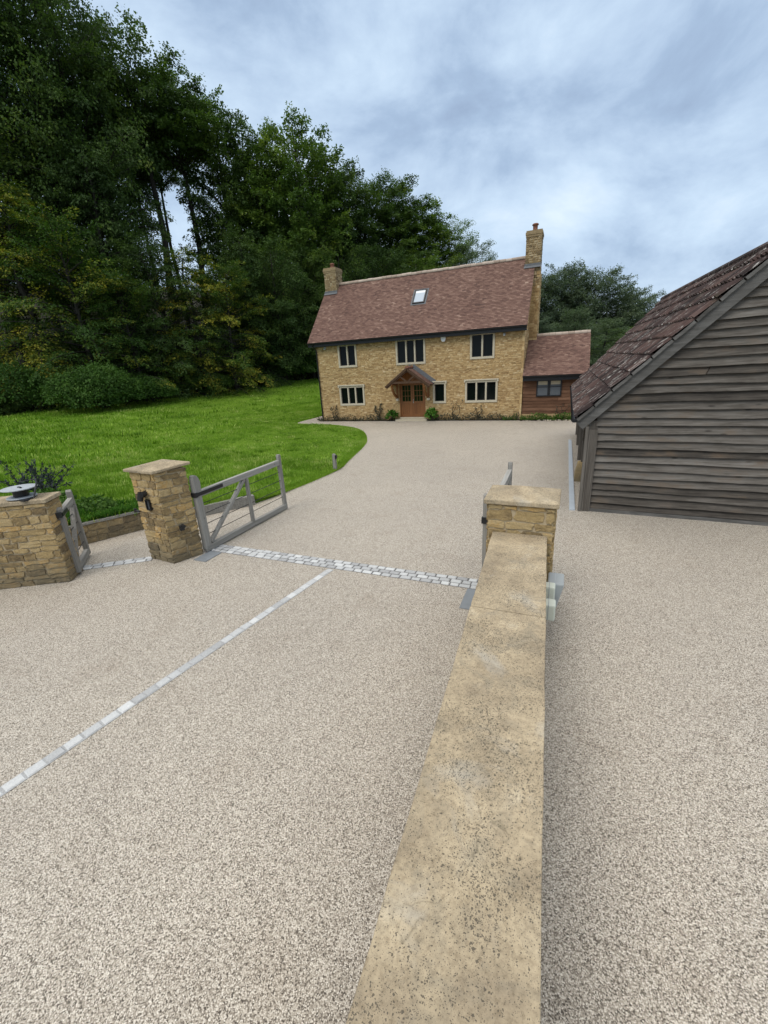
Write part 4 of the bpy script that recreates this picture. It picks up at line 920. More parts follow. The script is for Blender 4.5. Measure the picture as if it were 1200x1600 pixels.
b.build('capping_board', M['greywood_y'], lw); adopt(lw)
b = MB(); b.beam((-8.46, 6.95, .13), (-7.42, 8.52, .13), .14, .27, t=.35, jit=.006, seg=6)
tag(b.build('timber_sleeper', M['greywood_y'], bevel=.01), 'grey timber sleeper edging the lawn behind the open gate', 'sleeper')

# ------------------------------------------------------------------ gates
def driveway_gate(label, x, y0):
    g = thing('driveway_gate', (x, y0, 0), label, 'gate', 'timber driveway gates'); L = 2.74
    b = MB()      # hinge stile with a rounded, swept head
    prof_ = [(-.065, .07), (.085, .07), (.085, 1.18), (.10, 1.30), (.11, 1.40), (.09, 1.48), (.05, 1.54), (.0, 1.56), (-.04, 1.54), (-.06, 1.48), (-.065, 1.38)]
    b.prism(prof_, (0, 1, 0), (0, 0, 1), (1, 0, 0), (0, .05, 0), -.05, .05, .6); b.build('hinge_stile', M['greywood_z'], g, bevel=.012)
    b = MB(); b.prism([(-.045, .05), (.045, .05), (.045, 1.36), (.03, 1.40), (-.03, 1.40), (-.045, 1.36)], (0, 1, 0), (0, 0, 1), (1, 0, 0), (0, L-.045, 0), -.04, .04, .5); b.build('latch_stile', M['greywood_z'], g, bevel=.006)
    b = MB(); b.beam((0, .13, 1.185), (0, L-.09, 1.205), .085, .125, t=.8, jit=.002, seg=4); b.build('top_rail', M['greywood_y'], g, bevel=.01)
    b = MB(); b.beam((0, -.0, .075), (0, L-.0, .075), .10, .12, t=.5, jit=.002, seg=4); b.build('bottom_rail', M['greywood_y'], g, bevel=.01)
    b = MB(); b.beam((0, .16, .16), (0, 1.38, 1.13), .06, .085, up=(1, 0, 0), t=.6); b.build('brace', M['greywood_z'], g, bevel=.006)
    b = MB(); b.beam((.02, 1.44, .135), (.02, 1.44, 1.13), .06, .075, up=(1, 0, 0), t=.4); b.build('mid_stile', M['greywood_z'], g, bevel=.006)
    b = MB()
    for zz in (.34, .55, .76, .97): b.tube([(-.005, .1, zz), (-.005, L-.07, zz)], .0075, 6)
    b.build('wire', M['iron'], g)
    b = MB(); b.beam((.052, .0, 1.185), (.052, .70, 1.192), .014, .065); b.beam((-.052, .0, 1.185), (-.052, .70, 1.192), .014, .065); b.beam((0, -.03, 1.185), (0, .03, 1.185), .13, .09); b.build('strap_hinge', M['iron'], g)
    return g
gl = driveway_gate('open grey timber driveway gate hung on the free standing pillar, seen broadside', -6.33, 5.66)
gr = copy_thing(gl); gr.location = (-.885, 5.60, 0); gr['label'] = 'grey timber driveway gate seen edge on behind the pillar ending the long wall'
# small side gate
sg = thing('side_gate', (-7.93, 4.19, 0), 'narrow grey timber side gate standing open against the wing wall', 'gate'); sg.rotation_euler = (0, 0, math.radians(47))
L = 1.0
b = MB(); b.prism([(-.05, .05), (.05, .05), (.05, 1.24), (.0, 1.30), (-.05, 1.26)], (0, 1, 0), (0, 0, 1), (1, 0, 0), (0, .05, 0), -.05, .05, .3); b.build('hinge_stile', M['greywood_z'], sg, bevel=.008)
b = MB(); b.prism([(-.045, .05), (.045, .05), (.045, 1.34), (.0, 1.40), (-.045, 1.36)], (0, 1, 0), (0, 0, 1), (1, 0, 0), (0, L-.05, 0), -.045, .045, .4); b.build('latch_stile', M['greywood_z'], sg, bevel=.008)
b = MB(); b.beam((0, .1, 1.17), (0, L-.095, 1.19), .08, .12, t=.6); b.build('top_rail', M['greywood_y'], sg, bevel=.008)
b = MB(); b.beam((0, .1, .12), (0, L-.095, .12), .08, .12, t=.4); b.build('bottom_rail', M['greywood_y'], sg, bevel=.008)
b = MB(); b.beam((0, .12, .2), (0, L-.12, 1.1), .05, .07, up=(1, 0, 0)); b.build('brace', M['greywood_z'], sg)
b = MB()
for zz in (.34, .55, .76, .97): b.tube([(0, .09, zz), (0, L-.09, zz)], .007, 6)
b.build('wire', M['iron'], sg)
b = MB(); b.beam((.05, .0, 1.17), (.05, .35, 1.17), .014, .06); b.beam((0, -.05, 1.17), (0, .02, 1.17), .09, .09); b.build('strap_hinge', M['iron'], sg)

# ------------------------------------------------------------------ small things
reel = thing('metal_reel', (-8.30, 3.93, 1.53), 'round grey metal reel in a dark frame lying on the wing wall', 'reel')
b = MB(); n = 24
def disc(mb, zz, r, th): mb.tube([(0, 0, zz), (0, 0, zz+th)], r, 24)
disc(b, .02, .21, .02); disc(b, .17, .25, .018); b.build('flange', M['metal_dull'], reel, bevel=.004)
b = MB(); b.tube([(0, 0, .04), (0, 0, .17)], .11, 18); b.build('hub', M['black'], reel)
b = MB(); b.tube([(.03, .0, .192), (.12, -.03, .196)], .014, 8); b.tube([(0, 0, .165), (0, 0, .2)], .022, 10); b.build('crank', M['black'], reel)
b = MB(); b.tube([(-.27, .13, .02), (-.25, .16, .23), (0, .28, .26), (.25, .14, .23), (.29, .02, .02)], .013, 8); b.tube([(.23, -.02, .012), (.24, .02, .012), (-.22, .13, .012)], .012, 8); b.box((.16, -.14, .0), (.30, -.05, .02)); b.build('frame', M['iron'], reel)
pb = thing('marker_post', (-7.04, 12.3, 0), 'short grey timber post with a black light at the lawn edge', 'post')
b = MB(); b.prism([(-.055, 0), (.055, 0), (.05, .54), (.02, .58), (-.03, .585), (-.05, .56)], (1, 0, 0), (0, 0, 1), (0, 1, 0), (0, 0, 0), -.05, .05, .4); b.build('post_body', M['greywood_z'], pb, bevel=.006)
b = MB(); b.box((.045, -.045, .42), (.095, .045, .54)); b.build('lamp', M['black'], pb, bevel=.006)

def box_on_wall(name, label, x0, x1, y0, y1, z0, z1, mat, group=None, taper=.0):
    t = thing(name, (x0, (y0+y1)/2, z0), label, 'box', group); c = np.array(t.location)
    b = MB(); v = [(x0, y0, z0), (x1-taper, y0, z0), (x1-taper, y1, z0), (x0, y1, z0), (x0, y0, z1), (x1, y0, z1), (x1, y1, z1), (x0, y1, z1)]
    b.add(np.array(v)-c, BOXF); b.build('casing', mat, t, bevel=.018)
    b = MB(); xm = x0+(x1-x0)*.45; e = .003
    b.add(np.array([(xm-.003, y0-e, z0+.02), (xm+.003, y0-e, z0+.02), (xm+.003, y0-e, z1+e), (xm-.003, y0-e, z1+e), (xm-.003, y1, z1+e), (xm+.003, y1, z1+e)])-c, [[0, 1, 2, 3], [3, 2, 5, 4]]); b.build('lid_seam', M['greybox'] if mat is not M['greybox'] else M['metal_dull'], t)
    return t
box_on_wall('meter_box', 'grey plastic meter box fixed to the right side of the wall end pillar', -.03, .155, 4.80, 5.10, .42, .76, M['greybox'], None, .07)
box_on_wall('junction_box', 'upper cream junction box under the wall coping, nearest the grey meter box', -.06, .06, 4.66, 4.80, .60, .78, M['cream'], 'cream junction boxes')
box_on_wall('junction_box', 'lower cream junction box under the wall coping, above the black cable', -.06, .075, 4.36, 4.52, .52, .72, M['cream'], 'cream junction boxes')
b = MB(); b.tube([(-.03, 4.40, .54), (-.035, 4.33, .40), (-.05, 4.22, .2), (-.05, 4.15, .0)], .016, 8); tag(b.build('cable', M['black']), 'black cable dropping from the lower junction box to the drive', 'cable')

# ------------------------------------------------------------------ foliage
def nrmz(a): return a/(np.linalg.norm(a, axis=-1, keepdims=True)+1e-9)
def leaf_quads(P, D, Nn, Ln, Wd):
    """pointed leaves: centre line along D, flat side facing Nn"""
    D = nrmz(D); Sx = nrmz(np.cross(Nn, D)); Ln = np.asarray(Ln)[:, None]; Wd = np.asarray(Wd)[:, None]
    return np.stack([P, P+D*Ln*.5+Sx*Wd*.5, P+D*Ln, P+D*Ln*.5-Sx*Wd*.5], axis=1)
def make_tree(seed, H, R, cb, nl, ntw, nlv, LL, droop=.25, flat=.6, spiky=0.0, ftop=.12, dome=False, lean=0.0, spray=.34):
    """returns wood MB and leaf quads; limbs carry twigs, twigs carry flat sprays of leaves"""
    r = np.random.RandomState(seed); wood = MB()
    nz = 9; tz = np.linspace(0, 1, nz); tp = np.c_[np.cumsum(r.normal(0, .012*H, nz))*tz+lean*H*tz**2, np.cumsum(r.normal(0, .012*H, nz))*tz, tz*H*.94-1.0]
    tr = H*.0165*(1-tz*.9)+.03; wood.tube(tp, tr, 9, r.rand())
    pos = []; dirs = []; nor = []; tin = []
    for i in range(nl):
        u = (i+r.rand())/nl; t = cb+(1-cb)*u; st = np.array([np.interp(t, tz, tp[:, k]) for k in range(3)])
        prof_ = (np.sin(np.pi*min(1, .12+u*.88)**.75))**.7*(1-spiky)+(1-u)*spiky+ftop*u
        ln = R*prof_*r.uniform(.72, 1.14)+.4; az = i*2.39996+r.uniform(-.5, .5)
        el = math.radians(-5+62*u**1.3+r.uniform(-14, 14)); d = np.array([math.cos(az)*math.cos(el), math.sin(az)*math.cos(el), math.sin(el)])
        ns = 7; pts = [st]; dd = d.copy()
        for k in range(ns-1):
            dd = nrmz(dd+np.array([r.normal(0, .10), r.normal(0, .10), -droop*(.5+.5*k/ns)*.32+r.normal(0, .05)])); pts.append(pts[-1]+dd*ln/(ns-1))
        if dome:      # limbs end on a domed envelope and sag at their tips
            env = math.sqrt(max(.02, 1-((u-.36)/.69)**2)) if u > .36 else .74+.26*u/.36
            ln = R*env*r.uniform(.78, 1.12)+.3; zt = H*(cb+(.95-cb)*u)*r.uniform(.955, 1.02); rise = (.30+.45*u)*ln+.03*H*u*u
            z0_ = max(H*cb*.7, zt-rise); st = np.array([np.interp(z0_/(H*.94)+1/(H*.94), tz, tp[:, k]) for k in range(3)])
            tipp = np.array([st[0]+math.cos(az)*ln, st[1]+math.sin(az)*ln, zt]); ctl = st*.45+tipp*.55+np.array([0, 0, (.35-.1*u)*ln*(.6+droop)])
            tb = np.linspace(0, 1, ns)[:, None]; pts = list((1-tb)**2*st+2*tb*(1-tb)*ctl+tb**2*tipp+np.cumsum(r.normal(0, .02*ln, (ns, 3)), axis=0)*tb)
        pts = np.array(pts); r0 = max(.018, np.interp(t, tz, tr)*.42); wood.tube(pts, np.linspace(r0, .012, ns), 5, r.rand(), cap=False)
        lt = r.uniform(-.2, .2)
        nt_ = max(4, int(ntw*(.35+.65*ln/R)))
        for j in range(nt_):
            s = .16+.86*((j+r.rand())/nt_)**.8; s = min(s, 1); x = s*(ns-1); k = min(int(x), ns-2); p = pts[k]+(pts[k+1]-pts[k])*(x-k); ld = nrmz(pts[k+1]-pts[k])
            side = np.array([-ld[1], ld[0], 0]); side /= np.linalg.norm(side)+1e-6
            sg_ = 1 if j % 2 else -1; an = r.uniform(.2, 1.15) if s < .95 else r.uniform(-.3, .3)
            td = nrmz(ld*math.cos(an)+side*sg_*math.sin(an)+np.array([0, 0, r.normal(-.05, .28)])); tl = R*spray*r.uniform(.55, 1.15)*(1.08-.45*s)
            ts = nrmz(np.cross(td, np.array([0, 0, 1.0])+r.normal(0, .35*(1.2-flat), 3)))
            m = max(6, int(nlv*tl/(R*spray)*r.uniform(.7, 1.25))); vv = r.rand(m)**.75; w = (r.rand(m)-.5)*2*(.12+.42*np.sin(np.pi*np.clip(vv, 0, 1))**.8)*tl*.72
            P = p+td*(vv*tl)[:, None]+ts*w[:, None]+np.c_[r.normal(0, .05*tl, m), r.normal(0, .05*tl, m), -droop*.30*tl*vv**2+r.normal(0, (.16-.11*flat)*tl, m)]
            D = td*.8+ts*np.sign(w)[:, None]*.7+r.normal(0, .35, (m, 3))+np.array([0, 0, -.15-droop*.5])
            up = np.array([0, 0, 1.0])+r.normal(0, .75-.35*flat, (m, 3))
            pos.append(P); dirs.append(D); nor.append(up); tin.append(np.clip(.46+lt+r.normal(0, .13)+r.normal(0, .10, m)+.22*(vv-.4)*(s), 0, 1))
    P = np.concatenate(pos); n = len(P); ll = LL*r.uniform(.7, 1.35, n)
    return wood, leaf_quads(P, np.concatenate(dirs), np.concatenate(nor), ll, ll*.62), np.concatenate(tin)

PROTO = {}
def proto(kind):
    if kind in PROTO: return PROTO[kind]
    spec = {  # H, R, crown base, limbs, twigs, leaves, leaf length, droop, flat, spiky
        'beech': (301, 26, 6.6, .22, 96, 19, 54, .21, .45, .45, 0.0, .42), 'beech_b': (302, 26, 7.2, .16, 100, 19, 54, .21, .35, .35, 0.0, .5),
        'tall': (303, 30, 5.4, .44, 84, 17, 52, .22, .55, .5, .1, .3), 'bare': (309, 28, 5.0, .70, 60, 16, 52, .22, .35, .4, .0, .4), 'hemlock': (304, 18, 5.2, .05, 92, 17, 50, .17, .75, .8, .75, .1),
        'broad': (305, 18, 6.6, .12, 92, 18, 52, .20, .35, .3, 0.0, .45), 'layer': (306, 12, 4.6, .05, 66, 17, 54, .14, .4, .85, .25, .2), 'dense': (308, 16, 6.5, .06, 120, 18, 60, .21, .4, .3, 0.0, .5),
        'dome': (310, 25, 5.2, .14, 124, 17, 56, .24, .4, .3, 0.0, .5), 'willow': (307, 13, 4.2, .08, 80, 16, 46, .15, .1, .2, .35, .2)}[kind]
    wood, Q, T = make_tree(spec[0], spec[1], spec[2], spec[3], spec[4], spec[5], spec[6], spec[7], spec[8], spec[9], spec[10], spec[11], kind in ('beech', 'beech_b', 'tall', 'bare', 'broad', 'dense', 'dome'))
    PROTO[kind] = (spec[1], spec[2], wood, Q, T, {}); return PROTO[kind]
def plant_tree(name, kind, leaf, x, y, zb, height, radius, label, group, rot=None, cat='tree'):
    H0, R0, wood, Q, T, cache = proto(kind)
    if 'trunk' not in cache:
        a = wood.build('trunk', M['bark']); cache['trunk'] = a.data; bpy.data.objects.remove(a)
    if leaf not in cache:
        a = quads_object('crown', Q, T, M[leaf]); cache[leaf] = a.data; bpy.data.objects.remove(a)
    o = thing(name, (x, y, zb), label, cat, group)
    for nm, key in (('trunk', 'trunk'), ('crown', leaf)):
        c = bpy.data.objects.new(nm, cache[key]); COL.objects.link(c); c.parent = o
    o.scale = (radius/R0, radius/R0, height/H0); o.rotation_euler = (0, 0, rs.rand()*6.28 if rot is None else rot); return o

EAZ = np.degrees(np.arctan2(LO[:, 0], LO[:, 1])); ED = np.hypot(LO[:, 0], LO[:, 1]); order = np.argsort(EAZ)
def wood_z(az, dist):
    de = np.interp(az, EAZ[order], ED[order]); ze = np.interp(az, EAZ[order], LO[order, 2]); k = max(0, dist-de); return ze+.40*k-.0015*k*k
def wood_tree(name, kind, leaf, az, dist, slope_, radius, label, group='trees of the wood on the slope', zb=None, rot=None):
    a = math.radians(az); z0 = wood_z(az, dist) if zb is None else zb; top = CAM_H+slope_*dist
    return plant_tree(name, kind, leaf, dist*math.sin(a), dist*math.cos(a), z0-.1, (top-z0)*(1.0 if kind in ('hemlock', 'layer', 'willow') else .985), radius, label, group, rot)
G1 = 'trees of the wood on the slope'; G2 = 'understorey trees at the wood edge'; G3 = 'trees behind the annexe'
for kind, leaf, az, dist, sl2, rad, lab in (
    ('beech', 'leaf_dark', -61, 52, .62, 6.6, 'tall dark tree mostly outside the left edge of the photo'),
    ('tall', 'leaf_dark', -55.5, 53, .68, 5.8, 'tall dark tree in the top left corner with sky gaps beside its trunk'),
    ('beech_b', 'leaf_dark', -52.6, 52, .66, 6.0, 'tallest dark tree at the left whose crown reaches the top of the photo'),
    ('tall', 'leaf_dark', -50.0, 57, .60, 4.8, 'tall dark tree just right of the one that reaches the top of the photo'),
    ('bare', 'leaf_dark', -46.4, 56, .575, 5.2, 'slim tall tree whose bare trunk shows against the sky gap'),
    ('bare', 'leaf_mid', -43.0, 57, .528, 4.8, 'slim tall greener tree with a bare trunk right of the sky gap'),
    ('dome', 'leaf_dark', -39.0, 58, .485, 4.4, 'dark tree with a sloping top left of the dip in the skyline'),
    ('dome', 'leaf_mid', -34.6, 57, .455, 3.9, 'tree forming the left half of the domed top above the left chimney'),
    ('dome', 'leaf_mid', -31.4, 56, .470, 5.3, 'big domed tree standing behind the left chimney'),
    ('dome', 'leaf_dark', -27.2, 59, .408, 4.8, 'dark tree on the right shoulder of the domed tree behind the left chimney'),
    ('beech_b', 'leaf_mid', -24.0, 62, .375, 5.4, 'green tree behind the left part of the roof ridge'),
    ('dome', 'leaf_dark', -20.6, 64, .360, 5.2, 'green tree behind the ridge above the skylight'),
    ('dome', 'leaf_mid', -17.4, 66, .318, 5.2, 'green tree behind the ridge to the right of the skylight'),
    ('broad', 'leaf_mid', -14.3, 66, .282, 4.6, 'shorter green tree near the right end of the wooded skyline'),
    ('beech_b', 'leaf_dark', -57.5, 66, .50, 7.0, 'dark tree further up the slope at the left edge of the photo'),
    ('bare', 'leaf_dark', -45.0, 66, .46, 3.2, 'slender bare trunk standing far back in the sky gap'),
    ('bare', 'leaf_dark', -47.4, 64, .47, 3.0, 'second slender bare trunk at the left side of the sky gap'),
    ('beech_b', 'leaf_dark', -52.0, 68, .46, 7.0, 'dark tree further up the slope behind the tallest one'),
    ('beech', 'leaf_dark', -36.3, 70, .385, 6.2, 'dark tree further up the slope that fills the dip in the skyline'),
    ('beech', 'leaf_dark', -29.4, 70, .37, 6.2, 'dark tree further up the slope behind the domed tree'),
    ('broad', 'leaf_pale', -11.6, 64, .236, 3.8, 'last and lowest pale green tree of the wood beside the right chimney')):
    wood_tree('woodland_tree', kind, leaf, az, dist, sl2, rad, lab, G1)
for kind, leaf, az, dist, sl2, rad, lab in (
    ('hemlock', 'leaf_gold', -59.0, 46, .34, 6.0, 'layered tree with yellowing sprays cut by the left edge of the photo'),
    ('layer', 'leaf_gold', -55.5, 44, .29, 5.0, 'broad layered tree with yellow tips above the biggest bush'),
    ('layer', 'leaf_gold', -51.0, 44, .215, 4.0, 'low layered tree with the brightest yellow sprays, right above the biggest bush'),
    ('hemlock', 'leaf_dark', -51.5, 48, .42, 5.2, 'dark drooping tree filling in behind the yellow layered trees'),
    ('layer', 'leaf_dark', -47.2, 46, .26, 4.6, 'dark layered tree below the sky gap'),
    ('hemlock', 'leaf_gold', -44.6, 46, .25, 4.4, 'pointed layered tree with olive yellow tips in the middle of the wood edge'),
    ('layer', 'leaf_gold', -41.0, 46, .225, 4.3, 'layered olive tree at the right of the pointed yellow tipped tree'),
    ('hemlock', 'leaf_dark', -38.0, 49, .285, 4.6, 'dark drooping tree between the olive layered tree and the house'),
    ('broad', 'leaf_dark', -34.8, 50, .26, 4.6, 'dark broad tree left of the house gable'),
    ('broad', 'leaf_dark', -31.3, 52, .25, 4.6, 'dark broad tree close behind the left end of the house'),
    ('broad', 'leaf_dark', -27.5, 54, .25, 5.0, 'dark tree filling in behind the roof near the left chimney'),
    ('broad', 'leaf_dark', -22.5, 56, .24, 5.0, 'dark tree filling in behind the middle of the roof'),
    ('broad', 'leaf_mid', -17.5, 58, .22, 4.6, 'green tree low behind the right half of the roof')):
    wood_tree('understorey_tree', kind, leaf, az, dist, sl2, rad, lab, G2)
for kind, leaf, az, dist, sl2, rad, zb, lab in (
    ('dense', 'leaf_haze', -3.6, 72, .166, 5.4, 2.6, 'dark round tree right beside the tall right chimney'),
    ('dense', 'leaf_haze', -.9, 76, .176, 5.6, 3.0, 'highest dark tree behind the annexe'),
    ('dense', 'leaf_haze', 2.6, 73, .160, 5.6, 2.6, 'second dark domed tree behind the annexe, nearer the barn'),
    ('dense', 'leaf_haze', 5.6, 78, .118, 4.8, 2.6, 'dark tree stepping down towards the barn roof'),
    ('dense', 'leaf_haze', 8.2, 84, .078, 5.0, 2.4, 'lowest distant tree just above the barn roof'),
    ('dense', 'leaf_haze', 11.5, 84, .06, 6.0, 2.2, 'distant tree hidden low behind the barn roof'),
    ('broad', 'leaf_haze', -4.6, 58, .085, 3.8, 1.8, 'mid green tree low between the chimney and the pale tree'),
    ('willow', 'leaf_pale', .9, 50, .092, 3.1, 1.0, 'pale grey green feathery tree behind the annexe ridge'),
    ('willow', 'leaf_pale', 3.2, 54, .066, 3.2, 1.2, 'smaller pale feathery tree between the annexe and the barn'),
    ('broad', 'leaf_mid', 6.2, 60, .05, 4.2, 1.6, 'mid green tree seen low between annexe and barn roof')):
    wood_tree('background_tree', kind, leaf, az, dist, sl2, rad, lab, G3, zb)

def bush_quads(lobes, n, LL, seed, up=.35):
    r = np.random.RandomState(seed); out = []; tin = []
    wts = np.array([l[3]*l[4]+l[4]*l[5] for l in lobes]); wts = wts/wts.sum()
    for (cx, cy, cz, rx, ry, rz), w in zip(lobes, wts):
        m = int(n*w); d = nrmz(r.normal(0, 1, (m, 3))); d[:, 2] = np.where(d[:, 2] < -.25, -d[:, 2], d[:, 2])
        k = np.sin(d[:, 0]*7+seed)*np.sin(d[:, 1]*8+1)*np.sin(d[:, 2]*6+2)
        k2 = np.sin(d[:, 0]*15+2*seed)*np.sin(d[:, 1]*17)*np.sin(d[:, 2]*13+1); rad = 1+.13*k+.09*k2+r.normal(0, .10, m)-.25*(r.rand(m)**3)
        P = np.array([cx, cy, cz])+d*np.array([rx, ry, rz])*rad[:, None]
        ll = LL*r.uniform(.6, 1.4, m); D = d*.5+r.normal(0, .6, (m, 3))+np.array([0, 0, -.15]); Nn = d+r.normal(0, .5, (m, 3))+np.array([0, 0, up])
        out.append(leaf_quads(P, D, Nn, ll, ll*.65)); tin.append(np.clip(.45+.2*k+.2*k2+r.normal(0, .2, m), 0, 1))
    return np.concatenate(out), np.concatenate(tin)
def bush(name, az, dist, lobes, n, LL, leaf, label, group=None, seed=0, zb=None):
    a = math.radians(az); x, y = dist*math.sin(a), dist*math.cos(a); zz = wood_z(az, dist) if zb is None else zb
    o = thing(name, (x, y, zz-.1), label, 'bush', group); o.rotation_euler = (0, 0, -a)
    Q, T = bush_quads(lobes, n, LL, seed); quads_object('foliage', Q, T, M[leaf], o)
    b = MB(); r = random.Random(seed)
    for k in range(6):
        l = r.choice(lobes); b.tube([(0, 0, 0), (l[0]*.8, l[1]*.8, l[2]), (l[0]+r.uniform(-.5, .5)*l[3], l[1]+r.uniform(-.3, .3)*l[4], l[2]+l[5]*.7)], [.05, .035, .012], 6)
    b.build('stem', M['bark'], o); return o
GB = 'bushes along the wood edge'
bush('bush', -60.5, 43, [(-2, 0, 1.5, 2.6, 2.0, 2.1), (1.0, .3, 1.2, 2.0, 1.8, 2.0)], 12000, .15, 'leaf_bush', 'ivy covered mound cut by the left edge of the photo', GB, 401)
bush('bush', -55.4, 39.5, [(-1.6, 0, 1.0, 1.7, 1.7, 1.5), (.3, -.5, 1.3, 1.8, 1.8, 1.7), (1.7, .0, .8, 1.3, 1.4, 1.3), (-.4, -1.0, .5, 1.6, 1.2, 1.0)], 20000, .14, 'leaf_bush', 'biggest rounded green bush at the wood edge', GB, 402)
bush('bush', -50.4, 41, [(-.5, 0, .7, 1.2, 1.2, 1.05), (.8, .2, .5, 1.1, 1.1, .85)], 9000, .14, 'leaf_bush', 'smaller round bush to the right of the biggest one', GB, 403)
bush('bush', -44.2, 45, [(-.8, 0, .7, 1.3, 1.0, .8), (.9, 0, .6, 1.3, 1.0, .7)], 5000, .18, 'leaf_mid', 'low bush in the middle of the lawn edge', GB, 404)
bush('bush', -40.6, 47.5, [(-1.2, 0, .8, 1.5, 1.0, .9), (1.0, 0, .8, 1.6, 1.0, .95)], 6000, .19, 'leaf_dark', 'low dark bush half way along the far lawn edge', GB, 405)
bush('bush', -36.8, 50, [(-1.2, 0, .9, 1.6, 1.0, 1.0), (1.2, 0, 1.0, 1.7, 1.0, 1.1)], 6000, .2, 'leaf_dark', 'dark bush at the far end of the lawn left of the house', GB, 406)
bush('bush', -33.0, 50, [(-1.2, 0, 1.1, 1.7, 1.0, 1.2), (1.2, 0, 1.2, 1.8, 1.0, 1.3)], 6000, .2, 'leaf_bush', 'bush touching the left gable of the house', GB, 407)
# undergrowth: ivy, fern and bramble under the trees
r = np.random.RandomState(55); n = 52000
i = r.randint(0, 259, n); k = r.rand(n)**1.6*16-.4; F = np.array([f[0] for f in far]); P = LO[i][:, :3].copy(); P[:, :2] += F[i]*k[:, None]+r.normal(0, .25, (n, 2))
hgt = .5+.8*np.abs(np.sin(P[:, 0]*.9)*np.sin(P[:, 1]*.8+1))+.35*np.sin(P[:, 0]*2.3+P[:, 1]); P[:, 2] += .40*np.maximum(k, 0)+np.maximum(hgt, .15)*r.rand(n)**.6
Q = leaf_quads(P, r.normal(0, 1, (n, 3))+np.array([0, 0, -.2]), r.normal(0, .6, (n, 3))+np.array([0, 0, 1.0]), .22*r.uniform(.6, 1.5, n), .15*r.uniform(.6, 1.5, n))
tag(quads_object('undergrowth', Q, np.clip(r.normal(.45, .2, n), 0, 1), M['leaf_dark']), kind='stuff')

# purple-leaved shrub on the bank behind the wing wall
ps = thing('shrub', (-12.6, 6.3, .55), 'open shrub with dusky purple leaves behind the wing wall', 'shrub')
r = np.random.RandomState(61); b = MB(); Ps = []; Ds = []
for kk in range(34):
    az = r.rand()*6.28; el = r.uniform(.45, 1.35); ln = r.uniform(.5, 1.25); p = np.array([r.normal(0, .22), r.normal(0, .22), 0]); d = np.array([math.cos(az)*math.cos(el), math.sin(az)*math.cos(el), math.sin(el)]); pp = [p]
    for j in range(5): d = nrmz(d+r.normal(0, .14, 3)); pp.append(pp[-1]+d*ln/5)
    b.tube(np.array(pp), np.linspace(.012, .004, 6), 5, .5, cap=False)
    for j in range(34):
        x = r.uniform(.35, 1)*5; q = min(int(x), 4); Ps.append(pp[q]+(pp[q+1]-pp[q])*(x-q)); Ds.append(d*.6+r.normal(0, .7, 3))
b.build('stems', M['bark'], ps); Ps = np.array(Ps); n = len(Ps)
quads_object('foliage', leaf_quads(Ps, np.array(Ds), r.normal(0, .7, (n, 3))+np.array([0, 0, 1.0]), .10*r.uniform(.6, 1.4, n), .035*r.uniform(.7, 1.3, n)), np.clip(r.normal(.5, .2, n), 0, 1), M['leaf_purple'], ps)
ps2 = thing('shrub', (-10.9, 5.6, .5), 'low straggling green shrub between the wing wall and the lawn', 'shrub')
Q, T = bush_quads([(-.5, .2, .1, .7, .5, .28), (.3, 0, .08, .6, .4, .22), (.9, .4, .05, .5, .4, .18)], 2600, .085, 62); quads_object('foliage', Q, T, M['leaf_bush'], ps2)
# long weeds along the foot of the lawn by the low wall
r = np.random.RandomState(63); n = 5200; i = r.randint(18, 62, n); s = r.rand(n)**1.5*.035; P = np.array([lawn_pt(a, c) for a, c in zip(i, s)])
hh = r.uniform(.06, .22, n)*(.7+.5*np.sin(P[:, 0]*5)**2); D = np.c_[r.normal(0, .5, (n, 2)), np.ones(n)]
tag(quads_object('weeds', leaf_quads(P, D, r.normal(0, 1, (n, 3)), hh, hh*.22+.012), np.clip(r.normal(.5, .22, n), 0, 1), M['leaf_bright']), kind='stuff')

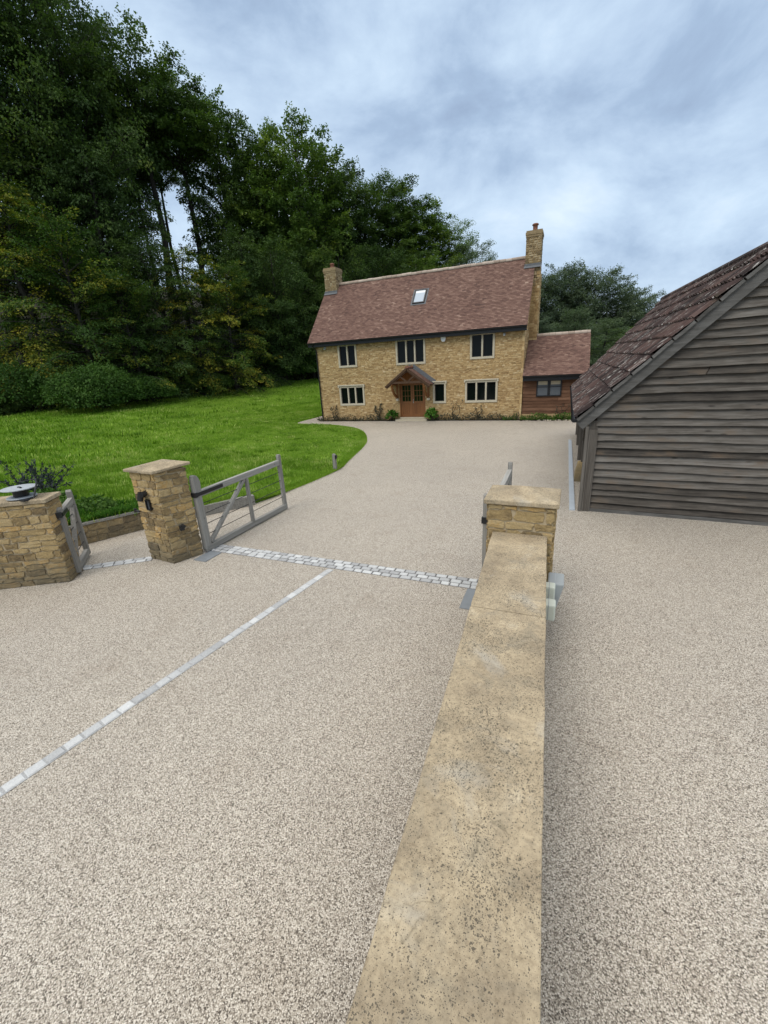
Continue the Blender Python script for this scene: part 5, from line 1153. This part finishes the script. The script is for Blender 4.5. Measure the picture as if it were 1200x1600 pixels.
# planting against the house
def clump(name, x, y, h, w, n, LL, leaf, label, seed, group='plants along the house wall'):
    o = thing(name, (x, y, .02), label, 'plant', group); Q, T = bush_quads([(0, 0, h*.45, w*.5, w*.4, h*.5), (w*.2, 0, h*.65, w*.35, w*.3, h*.35)], n, LL, seed); quads_object('leaves', Q, T, M[leaf], o)
    b = MB(); b.tube([(0, 0, 0), (.02, 0, h*.7)], [.02, .008], 6); b.build('stem', M['bark'], o); return o
clump('shrub', -9.80, 24.66, .58, .55, 190, .17, 'leaf_bright', 'broad leaved green plant to the left of the front door', 71)
clump('shrub', -7.30, 24.66, .64, .60, 220, .17, 'leaf_bright', 'broad leaved green plant to the right of the front door', 72)
def climber(x, h, label, seed, leaf='leaf_red', n=70):
    o = thing('climber', (x, 24.86, .02), label, 'climbing plant', 'plants along the house wall'); r = np.random.RandomState(seed); b = MB(); Ps = []
    for k in range(3):
        p = [np.array([r.normal(0, .05), 0, 0])]
        for j in range(6): p.append(p[-1]+np.array([r.normal(0, .09)+.05*(k-1), r.uniform(-.02, .02), h/6*r.uniform(.8, 1.1)]))
        b.tube(np.array(p), np.linspace(.018, .007, 7), 5, .3)
        for j in range(n): q = r.randint(0, 6); Ps.append(p[q]+(p[q+1]-p[q])*r.rand()+r.normal(0, .05, 3))
    b.build('stems', M['bark'], o); Ps = np.array(Ps); m = len(Ps); quads_object('leaves', leaf_quads(Ps, r.normal(0, 1, (m, 3)), r.normal(0, .5, (m, 3))+np.array([0, -1, .5]), .09*r.uniform(.6, 1.4, m), .06*r.uniform(.6, 1.4, m)), r.rand(m), M[leaf], o)
climber(-13.75, .95, 'dark stemmed climber below the lower left window', 73, n=30)
climber(-10.75, 1.05, 'thin upright climber half way between lower left window and door', 74, n=60)
climber(-5.95, 1.15, 'bare looped climber between the narrow window and the lower right window', 75, n=14)
climber(-4.45, .75, 'short stake-like climber below the lower right window', 76, n=22)
climber(-.15, .85, 'dark stemmed climber against the annexe boards', 77, n=14)
def low_plants(name, x0, x1, y, n, seed, leaf, hmax):
    r = np.random.RandomState(seed); xx = r.uniform(x0, x1, n); dens = .35+.65*np.abs(np.sin(xx*2.3+seed)); P = np.c_[xx, y+r.normal(0, .10, n), .02+hmax*r.rand(n)**1.4*dens]
    tag(quads_object(name, leaf_quads(P, r.normal(0, 1, (n, 3))+np.array([0, 0, .3]), r.normal(0, .6, (n, 3))+np.array([0, -.3, 1]), .10*r.uniform(.5, 1.3, n), .06*r.uniform(.5, 1.3, n)), r.rand(n), M[leaf]), kind='stuff')
low_plants('bed_planting', -14.8, -9.7, 24.80, 1100, 78, 'leaf_red', .38)
low_plants('bed_planting', -7.4, -2.3, 24.80, 1200, 79, 'leaf_red', .38)
low_plants('bed_planting', -3.2, -2.4, 24.78, 260, 82, 'leaf_bush', .35)
low_plants('bed_planting', -2.2, 1.0, 24.72, 1500, 80, 'leaf_bush', .36)
low_plants('bed_planting', -15.2, -14.8, 24.9, 120, 81, 'leaf_red', .25)
r = random.Random(83); b = MB()
for k in range(60):
    x, y, s = r.uniform(-2.1, 1.0), r.uniform(24.38, 24.52), r.uniform(.02, .06)
    v = [(x+s*a*r.uniform(.7, 1.2), y+s*c*r.uniform(.7, 1.2), .02+s*e*r.uniform(.6, 1.0)) for a, c, e in ((1, 0, 0), (0, 1, 0), (-1, 0, 0), (0, -1, 0), (.2, .1, .9))]
    b.add(v, [[0, 1, 4], [1, 2, 4], [2, 3, 4], [3, 0, 4]], r.random())
tag(b.build('bed_pebbles', M['dressed']), kind='stuff')
